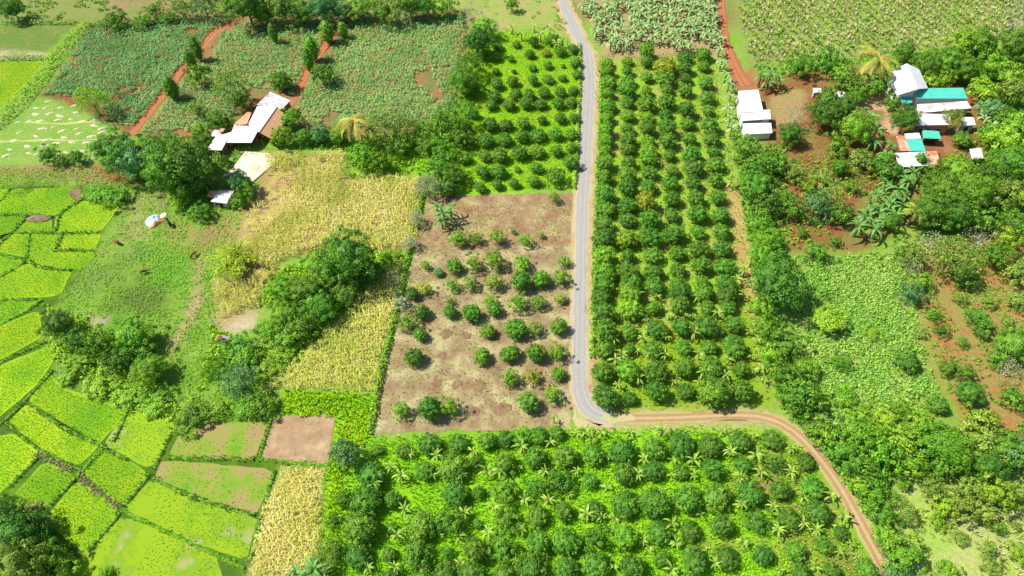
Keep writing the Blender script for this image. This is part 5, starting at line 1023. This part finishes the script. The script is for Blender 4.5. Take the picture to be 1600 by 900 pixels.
M_DARK = surf('dark_opening', [(.02, .02, .022), (.04, .04, .045)], 3); M_BLUE = surf('blue_paint', [(.10, .24, .42), (.16, .32, .50)], 2); M_TRIM = surf('pale_trim', [(.55, .55, .55), (.68, .68, .68)], 2)
def roof_plane(root, pts, mat, name='roof', rib=.28, amp=.035, th=.05):
    """corrugated sheet over four corners a-b (upper edge) and d-c (lower edge), world coordinates"""
    a, b, c, d = [np.array(p, float) for p in pts]; O = np.array(root.location); a, b, c, d = a - O, b - O, c - O, d - O
    L = max(np.linalg.norm(b - a), np.linalg.norm(c - d)); n = int(np.clip(L / rib, 6, 90)) * 2
    nrm = np.cross(b - a, d - a); nrm /= np.linalg.norm(nrm); nrm *= np.sign(nrm[2]) or 1
    V, F = [], []
    for i in range(n + 1):
        f = i / n; u = a + (b - a) * f; l = d + (c - d) * f; h = nrm * (amp if i % 2 else 0)
        V += [u + h, l + h, u - nrm * th, l - nrm * th]
    for i in range(n):
        k = 4 * i; q = k + 4; F += [[k, k + 1, q + 1, q], [k + 2, q + 2, q + 3, k + 3], [k, q, q + 2, k + 2], [k + 1, k + 3, q + 3, q + 1]]
    F += [[0, 2, 3, 1], [4 * n, 4 * n + 1, 4 * n + 3, 4 * n + 2]]
    return link(name, mesh_py(name, V, F, mat), root)
def wall_ring(root, pts, mat, inset=.3, skip=(), th=.14, name='wall'):
    """each side of the footprint under the roof as its own wall"""
    P = [np.array(p, float) - np.array(root.location) for p in pts]; c = sum(P) / len(P); Q = []
    for p in P:
        d = p[:2] - c[:2]; L = np.linalg.norm(d); Q.append(np.array([*(c[:2] + d * (1 - inset * 1.4 / max(L, 1))), p[2] - .12]))
    out = []
    for i in range(len(Q)):
        if i in skip: continue
        p, q = Q[i], Q[(i + 1) % len(Q)]; d = q[:2] - p[:2]; n = np.array([d[1], -d[0]]); n /= np.linalg.norm(n) + 1e-9
        if np.dot(n, (p[:2] + q[:2]) / 2 - c[:2]) < 0: n = -n
        e = d / (np.linalg.norm(d) + 1e-9) * .003 * i
        V = []
        for z0 in (0, 1):
            for r, off in ((p, 0), (q, 0), (q, -th), (p, -th)):
                xy = r[:2] + n * off + e; V.append((xy[0], xy[1], -.05 if not z0 else r[2] - .004 * i))
        out.append((link(name, mesh_py(name, V, [[0, 1, 5, 4], [1, 2, 6, 5], [2, 3, 7, 6], [3, 0, 4, 7], [4, 5, 6, 7], [3, 2, 1, 0]], mat), root), p, q, n))
    return out
def opening(wall, f0, f1, z0, z1, name, mat, frame=True):
    o, p, q, n = wall; a = p[:2] + (q[:2] - p[:2]) * f0; b = p[:2] + (q[:2] - p[:2]) * f1
    def slab(a, b, z0, z1, o0, o1):
        V = [(*(r + n * k), z) for z in (z0, z1) for r, k in ((a, o1), (b, o1), (b, o0), (a, o0))]
        return V, [[0, 1, 5, 4], [1, 2, 6, 5], [2, 3, 7, 6], [3, 0, 4, 7], [4, 5, 6, 7], [3, 2, 1, 0]]
    w = link(name, mesh_py(name, *slab(a, b, z0, z1, -.02, .03), mat), o)
    if frame:
        d = (b - a) / np.linalg.norm(b - a); link('frame', mesh_py('frame', *slab(a - d * .09, b + d * .09, z1, z1 + .1, -.02, .07), M_TRIM), o)
    return w
def post(root, p, h, mat=None, r=.08):
    p = np.array(p) - np.array(root.location); V, F = tube([(p[0], p[1], -.05), (p[0], p[1], h)], [r, r], 6); return link('post', mesh_py('post', V, F, mat or W_WOOD), root)
def bld(name, px, py, label, cat='building'):
    e = empty(name, at(px, py)); tag(e, label, cat); return e
def A(px, py, z): return tuple(at(px, py, z))
def shed(name, label, quad, zu, zl, roof, wall, skip=(), door=None, win=(), inset=.3, front=2, cat='shed'):
    """one roof plane: quad = a, b upper edge, c, d lower edge in the aerial view"""
    c = np.mean(np.array(quad), 0); e = bld(name, c[0], c[1] + 8, label, cat)
    z = [zu, zu, zl, zl]; pts = [A(*q, h) for q, h in zip(quad, z)]; roof_plane(e, pts, roof); ws = wall_ring(e, pts, wall, inset, skip)
    for w in ws: pass
    fr = [w for i, w in zip([i for i in range(4) if i not in skip], ws) if i == front]
    if fr and door: opening(fr[0], door[0], door[1], 0, 2.0, 'door', M_DARK)
    if fr:
        for (f0, f1) in win: opening(fr[0], f0, f1, 1.0, 1.9, 'window', M_DARK)
    return e, pts, ws
# farmhouse left: main gabled house and its lean-to roofs
e = bld('farmhouse', 412, 205, 'old farmhouse with white and orange gabled roof by the yard', 'house')
ra, rb = A(433, 167, 5.0), A(405, 207, 5.0)
roof_plane(e, [ra, rb, A(388, 194, 3.6), A(402, 166, 3.6)], R_WHITE)
roof_plane(e, [ra, rb, A(426, 218, 3.2), A(449, 184, 3.2)], R_TILE, rib=.4)
ws = wall_ring(e, [A(390, 195, 3.5), A(405, 207, 4.6), A(424, 217, 3.1), A(447, 184, 3.1), A(432, 168, 4.6), A(403, 167, 3.5)], W_WOOD, .5, skip=(0, 1))
for q in ((392, 214), (404, 227), (414, 232), (424, 226)): post(e, at(*q), 3.0)
V, F = tube([tuple(np.array(ra) - np.array(e.location) + [0, 0, .06]), tuple(np.array(rb) - np.array(e.location) + [0, 0, .06])], [.12, .12], 6); link('ridge_cap', mesh_py('ridge_cap', V, F, R_TILE), e)
shed('lean_to', 'streaked tin lean-to at the back of the farmhouse', [(422, 143), (454, 157), (440, 171), (401, 164)], 4.2, 3.6, R_STREAK, W_WOOD, door=(.3, .5))
e, pts, ws = shed('porch', 'white tin porch roof in front of the farmhouse', [(366, 196), (407, 197), (393, 223), (354, 223)], 3.4, 2.6, R_WHITE, W_WOOD, skip=(1, 2))
for q in ((357, 240), (376, 241), (393, 240)): post(e, at(*q), 2.4)
e, pts, ws = shed('side_shed', 'low white tin shed at the left of the porch', [(337, 213), (362, 206), (346, 235), (323, 234)], 2.8, 2.2, R_WHITE, W_WOOD, skip=(2,))
for q in ((327, 247), (345, 248)): post(e, at(*q), 2.0)
shed('side_shed', 'small orange roofed lean-to behind the porch', [(386, 175), (393, 176), (386, 194), (364, 196)], 3.2, 2.7, R_TILE, W_WOOD)
shed('side_shed', 'tiny orange and white roofed shed left of the porch', [(335, 202), (352, 200), (344, 213), (329, 213)], 2.8, 2.3, R_HALF, W_WOOD)
# tin hut below the yard
e = bld('tin_hut', 345, 322, 'small tin hut with white and rusty roof below the yard', 'hut')
a_, b_, c_, d_ = A(338, 303, 2.9), A(362, 303, 2.9), A(354, 318, 2.1), A(329, 315, 2.1)
roof_plane(e, [a_, b_, c_, d_], R_WHITE); roof_plane(e, [A(339, 302.5, 2.95), A(363, 303, 2.95), A(366, 298, 2.4), A(341, 297, 2.4)], R_STREAK)
roof_plane(e, [A(328, 297, 2.6), A(340, 299, 2.6), A(334, 309, 2.15), A(322, 307, 2.15)], R_RUST)
ws = wall_ring(e, [A(341, 298, 2.3), A(365, 298, 2.3), A(354, 318, 2.0), A(329, 315, 2.0)], W_PINK, .25); opening(ws[2], .3, .55, 0, 1.7, 'door', M_DARK); opening(ws[2], .65, .85, .8, 1.5, 'window', M_DARK)
# garden hut in the thicket
e = bld('garden_hut', 345, 534, 'tiny hut with rusty hipped roof hidden in the thicket', 'hut')
ap, ap2 = A(343, 523, 2.9), A(346, 524, 2.9)
roof_plane(e, [ap, ap2, A(348, 530, 2.1), A(334, 530, 2.1)], R_RUST); roof_plane(e, [ap2, A(345, 523, 2.88), A(359, 526, 2.1), A(357, 531, 2.1)], R_STREAK)
ws = wall_ring(e, [A(336, 526, 2.0), A(357, 526, 2.0), A(356, 530, 2.0), A(335, 530, 2.0)], W_GREY, .2); opening(ws[2], .1, .3, 0, 1.6, 'door', M_DARK)
# white shed beside the red path
e = bld('white_shed', 1180, 190, 'long white tin shed with stepped roof beside the red path', 'shed')
roof_plane(e, [A(1153, 142, 3.6), A(1185, 140, 3.6), A(1193, 174, 3.3), A(1157, 176, 3.3)], R_WHITE); roof_plane(e, [A(1157, 174, 3.2), A(1203, 171, 3.2), A(1205, 186, 2.9), A(1159, 189, 2.9)], R_WHITE)
roof_plane(e, [A(1160, 193, 2.6), A(1205, 192, 2.6), A(1207, 208, 2.2), A(1162, 210, 2.2)], R_WHITE)
wall_ring(e, [A(1153, 142, 3.4), A(1185, 140, 3.4), A(1193, 174, 3.1), A(1157, 176, 3.1)], W_WHITE, .3)
ws = wall_ring(e, [A(1157, 174, 3.0), A(1203, 171, 3.0), A(1205, 186, 2.8), A(1159, 189, 2.8)], W_WHITE, .3); opening(ws[2], .25, .95, 1.9, 2.5, 'window', M_BLUE)
wall_ring(e, [A(1160, 193, 2.5), A(1205, 192, 2.5), A(1207, 208, 2.1), A(1162, 210, 2.1)], W_WHITE, .3)
# farm compound right
e = bld('gabled_hall', 1420, 140, 'large white hall with gabled tin roof beside the coconut palm', 'building')
ra, rb = A(1417, 99, 6.5), A(1434, 139, 6.5)
roof_plane(e, [ra, rb, A(1450, 138, 5.0), A(1436, 108, 5.0)], R_WHITE); roof_plane(e, [ra, rb, A(1405, 148, 4.6), A(1386, 114, 4.6)], R_WHITE)
ws = wall_ring(e, [A(1388, 115, 4.4), A(1417, 101, 6.1), A(1435, 110, 4.8), A(1449, 137, 4.8), A(1433, 138, 6.1), A(1406, 147, 4.4)], W_WHITE, .3); opening(ws[5], .1, .25, 1.4, 3.0, 'window', M_DARK); opening(ws[5], .4, .55, 1.4, 3.0, 'window', M_DARK); opening(ws[5], .75, .9, 0, 2.4, 'door', M_DARK)
shed('porch', 'small square green tin porch in front of the white hall', [(1405, 146), (1421, 143), (1426, 160), (1410, 163)], 3.4, 2.8, R_GREEN, W_WHITE, skip=(2, 3), cat='porch')
e, pts, ws = shed('long_house', 'long house with bright green tin roof', [(1427, 138), (1505, 137), (1512, 154), (1433, 154)], 4.8, 3.8, R_GREEN, W_WHITE, win=((.1, .18), (.3, .38), (.5, .58), (.7, .78)), cat='house')
shed('open_store', 'store with rust-streaked white tin roof below the green roof', [(1433, 163), (1511, 158), (1518, 169), (1434, 177)], 3.4, 2.8, R_HALF, W_GREY)
e, pts, ws = shed('brick_house', 'red-walled house with plain white tin roof', [(1434, 177), (1484, 179), (1487, 195), (1429, 196)], 4.0, 3.2, R_WHITE, W_RED, door=(.5, .58), win=((.2, .3), (.7, .8)), cat='house')
shed('side_shed', 'small white tin shed right of the red-walled house', [(1503, 183), (1521, 183), (1525, 195), (1500, 197)], 3.2, 2.6, R_WHITE, W_GREY, door=(.3, .6))
shed('side_shed', 'small green roofed shed in front of the red-walled house', [(1440, 203), (1467, 205), (1471, 217), (1443, 216)], 3.0, 2.4, R_GREEN, W_WOOD, skip=(2,))
e, pts, ws = shed('middle_shed', 'shed with white and green tin roof between the small sheds', [(1413, 209), (1436, 207), (1447, 236), (1423, 236)], 3.0, 2.7, R_GREEN, W_GREY)
roof_plane(e, [np.array(A(1413, 209, 3.06)), np.array(A(1436, 207, 3.06)), np.array(A(1439.5, 216, 2.98)), np.array(A(1416, 217, 2.98))], R_WHITE, name='roof_panel')
shed('rusty_shed', 'low rust-striped tin shed left of the green and white shed', [(1400, 213), (1413, 212), (1422, 236), (1407, 236)], 2.6, 2.2, R_RUST, W_WOOD)
e, pts, ws = shed('front_barn', 'white barn with rusty roof end, nearest of the compound', [(1398, 239), (1464, 236), (1470, 258), (1405, 261)], 3.6, 2.7, R_WHITE, W_WOOD, door=(.4, .6), cat='barn')
roof_plane(e, [A(1447, 237.0, 3.68), A(1464, 236, 3.68), A(1470, 258, 2.78), A(1453, 259, 2.78)], R_RUST, name='roof_panel')
e, pts, ws = shed('side_shed', 'tiny white and rust roofed shed right of the compound', [(1515, 233), (1533, 231), (1537, 247), (1519, 249)], 2.6, 2.1, R_HALF, W_WOOD)
shed('side_shed', 'small white roof among the dark trees left of the compound', [(1304, 143), (1320, 143), (1322, 151), (1306, 153)], 2.6, 2.2, R_WHITE, W_GREY)
shed('side_shed', 'tiny white shelter at the edge of the red yard', [(1270, 138), (1283, 138), (1284, 144), (1271, 145)], 2.2, 1.9, R_WHITE, W_GREY)

# ------------------------------------------------------------------ small things
def lump(name, px, py, size, mat, label, cat, seed=0, z=0.):
    rnd = np.random.default_rng(seed); V, F = [], []; n = 18; c = at(px, py)
    rings = ((1.0, .0), (.92, .35), (.7, .75), (.35, .95))
    for rr, zz in rings:
        for i in range(n):
            a = i / n * math.tau; q = rr * (1 + rnd.normal() * .10); V.append((math.cos(a) * q * size[0], math.sin(a) * q * size[1], max(0, zz * size[2] * (1 + rnd.normal() * .16))))
    V.append((0, 0, size[2]))
    for j in range(3):
        for i in range(n): k = (i + 1) % n; F.append([j * n + i, j * n + k, (j + 1) * n + k, (j + 1) * n + i])
    for i in range(n): F.append([3 * n + i, 3 * n + (i + 1) % n, 4 * n])
    o = link(name, mesh_py(name, V, F, mat)); o.location = (c.x, c.y, z); tag(o, label, cat); return o
o = lump('tarpaulin', 240, 345, (1.7, 2.1, .8), surf('tarp_blue', [(.16, .38, .56), (.50, .66, .72), (.12, .34, .54)], .9, 5, .5), 'pale blue tarpaulin over a heap on the grass slope', 'tarpaulin', 2)
o = lump('tarpaulin', 247, 348, (.7, 2.3, .6), surf('tarp_orange', [(.72, .22, .10), (.80, .42, .20)], 1.2, 5, .6), 'orange tarpaulin beside the pale blue one', 'tarpaulin', 5); o.rotation_euler = (0, 0, -.6)
o = lump('tarpaulin', 256, 338, (.9, 1.1, .5), surf('tarp_cream', [(.74, .62, .40), (.80, .76, .66)], 1.2, 5, .6), 'cream tarpaulin at the upper end of the orange one', 'tarpaulin', 7)
lump('white_bundle', 1399, 181, (.9, .6, .7), R_WHITE, 'white bundle on the bare yard beside the compound', 'bundle', 3)
def pole(name, a, b, r, mat, label, cat):
    a, b = np.array(a), np.array(b); V, F = tube([(0, 0, 0), tuple(b - a)], [r, r], 6); o = link(name, mesh_py(name, V, F, mat)); o.location = a; tag(o, label, cat)
pole('water_pipe', tuple(at(361, 263, .14)), tuple(at(381, 237, .14)), .07, M_DARK, 'dark pipe along the left edge of the yard', 'pipe')
pole('utility_pole', tuple(at(752, 88)), tuple(at(752, 88) + Vector((0, 0, 6))), .12, M_TRIM, 'thin pale pole at the left edge of the upper orchard', 'pole')
# low kerb wall of the yard
V, F = tube([tuple(at(394, 285, .12) - at(394, 285)), tuple(at(426, 258, .12) - at(394, 285))], [.16, .16], 4); o = link('yard_kerb', mesh_py('yard_kerb', V, F, surf('kerb', [(.34, .26, .2), (.5, .42, .34)], 2))); o.location = at(394, 285); tag(o, 'low kerb along the right edge of the yard', 'kerb')

# skinned figures: cattle, rider
def skinned(name, verts, edges, radii, mat, loc, rz=0., parent=None, sub=2):
    me = bpy.data.meshes.new(name); me.from_pydata(verts, edges, []); o = bpy.data.objects.new(name, me); COL.objects.link(o)
    sk = o.modifiers.new('skin', 'SKIN'); sk.use_smooth_shade = True
    for v, r in zip(me.skin_vertices[0].data, radii): v.radius = (r, r) if not isinstance(r, tuple) else r
    me.skin_vertices[0].data[0].use_root = True
    s = o.modifiers.new('sub', 'SUBSURF'); s.levels = sub; s.render_levels = sub
    dg = bpy.context.evaluated_depsgraph_get(); ev = o.evaluated_get(dg); m2 = bpy.data.meshes.new_from_object(ev)
    bpy.data.objects.remove(o); m2.materials.clear(); m2.materials.append(mat)
    for p in m2.polygons: p.use_smooth = True
    o = link(name, m2, parent); o.location = loc; o.rotation_euler = (0, 0, rz); return o
def cow(px, py, rz, s, col, label, graze=True):
    mat = surf('hide_' + label.split()[0], [tuple(c * .7 for c in col), col], 2.0)
    hz = .45 if graze else 1.5; hx = 1.25 if graze else 1.2
    v = [(-.1, 0, 1.05), (-.65, 0, 1.12), (.5, 0, 1.08), (.8, 0, 1.15 if not graze else 1.0), (hx - .15, 0, hz + .2), (hx + .12, 0, hz - .08),
         (.5, .2, .75), (.52, .22, .4), (.5, .22, .02), (.5, -.2, .75), (.56, -.22, .4), (.55, -.22, .02),
         (-.62, .2, .8), (-.75, .22, .42), (-.68, .22, .02), (-.62, -.2, .8), (-.8, -.22, .42), (-.74, -.22, .02), (-.85, 0, 1.12), (-.95, 0, .6)]
    ed = [(0, 1), (0, 2), (2, 3), (3, 4), (4, 5), (2, 6), (6, 7), (7, 8), (2, 9), (9, 10), (10, 11), (1, 12), (12, 13), (13, 14), (1, 15), (15, 16), (16, 17), (1, 18), (18, 19)]
    r = [.34, .30, .32, .2, .14, .09, .13, .07, .06, .13, .07, .06, .15, .08, .06, .15, .08, .06, .05, .03]
    e = empty('cow', at(px, py), rz, s); tag(e, label, 'cow', 'cattle on the grass slope'); skinned('body', v, ed, r, mat, (0, 0, 0), 0, e)
    hv, hf = [], []
    for sy in (-1, 1):
        a, b = tube([(hx - .2, sy * .1, hz + .32), (hx - .22, sy * .24, hz + .42), (hx - .12, sy * .28, hz + .56)], [.035, .028, .008], 5); me = mesh_py('horn', a, b, M_DRYBARK); link('horn', me, e)
        a, b = tube([(hx - .18, sy * .12, hz + .24), (hx - .2, sy * .3, hz + .22)], [.06, .02], 5); link('ear', mesh_py('ear', a, b, mat), e)
cow(184, 381, 2.6, 1.0, (.30, .12, .05), 'russet cow grazing on the slope left of the tarpaulins')
cow(303, 401, 1.1, .95, (.34, .15, .06), 'tan cow grazing on the worn path near the bamboo')
cow(226, 427, .4, .85, (.16, .08, .05), 'brown calf grazing in the rough grass below the tarpaulins')
cow(267, 353, 2.2, 1.05, (.015, .015, .018), 'black cow standing beside the tarpaulins', False)
# rider on a motorbike
base = at(907, 266); e = empty('motorbike', (base.x, base.y, .09), math.radians(95)); tag(e, 'small dark motorbike on the grey road', 'motorbike')
M_BIKE = surf('bike_paint', [(.03, .03, .04), (.10, .10, .12)], 4, rough=.4); M_TYRE = surf('tyre', [(.015, .015, .015), (.03, .03, .03)], 5)
for x in (-.6, .6):
    V, F = [], []; n, m = 20, 6
    for i in range(n):
        t = i / n * math.tau
        for j in range(m): u = j / m * math.tau; R_ = .26 + .05 * math.cos(u); V.append((x + math.cos(t) * R_, .05 * math.sin(u), .3 + math.sin(t) * R_))
    for i in range(n):
        for j in range(m): F.append([i * m + j, ((i + 1) % n) * m + j, ((i + 1) % n) * m + (j + 1) % m, i * m + (j + 1) % m])
    link('wheel', mesh_py('wheel', V, F, M_TYRE, True), e)
skinned('frame', [(0, 0, .5), (-.45, 0, .62), (.3, 0, .6), (.5, 0, .85), (.6, 0, .3), (-.6, 0, .3)], [(0, 1), (0, 2), (2, 3), (3, 4), (1, 5)], [.16, .12, .12, .06, .05, .06], M_BIKE, (0, 0, 0), 0, e, 1)
V, F = tube([(.42, -.32, 1.0), (.5, 0, .95), (.42, .32, 1.0)], [.025, .03, .025], 6); link('handlebar', mesh_py('handlebar', V, F, M_BIKE), e)
V, F = tube([(-.6, 0, .78), (-.2, 0, .8), (.15, 0, .76)], [.10, .14, .10], 8); link('seat', mesh_py('seat', V, F, M_TYRE, True), e)
M_SHIRT = surf('shirt', [(.55, .55, .58), (.68, .68, .70)], 5); M_SKIN = surf('skin', [(.36, .20, .13), (.42, .25, .17)], 5)
p = empty('person', (base.x, base.y, .09), math.radians(95)); tag(p, 'rider in a pale shirt and helmet sitting on the motorbike', 'person')
v = [(-.15, 0, .90), (-.12, 0, 1.15), (-.06, 0, 1.42), (-.04, 0, 1.52), (0, 0, 1.66), (.1, .17, .86), (.3, .2, .55), (.18, .2, .22), (.28, .2, .2), (.1, -.17, .86), (.3, -.2, .55), (.18, -.2, .22), (.28, -.2, .2),
     (-.05, .2, 1.38), (.08, .3, 1.15), (.36, .3, 1.02), (-.05, -.2, 1.38), (.08, -.3, 1.15), (.36, -.3, 1.02)]
ed = [(0, 1), (1, 2), (2, 3), (3, 4), (0, 5), (5, 6), (6, 7), (7, 8), (0, 9), (9, 10), (10, 11), (11, 12), (2, 13), (13, 14), (14, 15), (2, 16), (16, 17), (17, 18)]
skinned('body', v, ed, [.15, .14, .15, .06, .10, .09, .07, .05, .04, .09, .07, .05, .04, .07, .05, .04, .07, .05, .04], M_SHIRT, (0, 0, 0), 0, p, 2)
V, F = [], []
for j in range(6):
    for i in range(12):
        a, b = i / 12 * math.tau, j / 5 * math.pi * .6; V.append((.01 + .15 * math.cos(a) * math.sin(b), .14 * math.sin(a) * math.sin(b), 1.66 + .15 * math.cos(b)))
for j in range(5):
    for i in range(12): F.append([j * 12 + i, j * 12 + (i + 1) % 12, (j + 1) * 12 + (i + 1) % 12, (j + 1) * 12 + i])
link('helmet', mesh_py('helmet', V, F, M_BIKE, True), p)
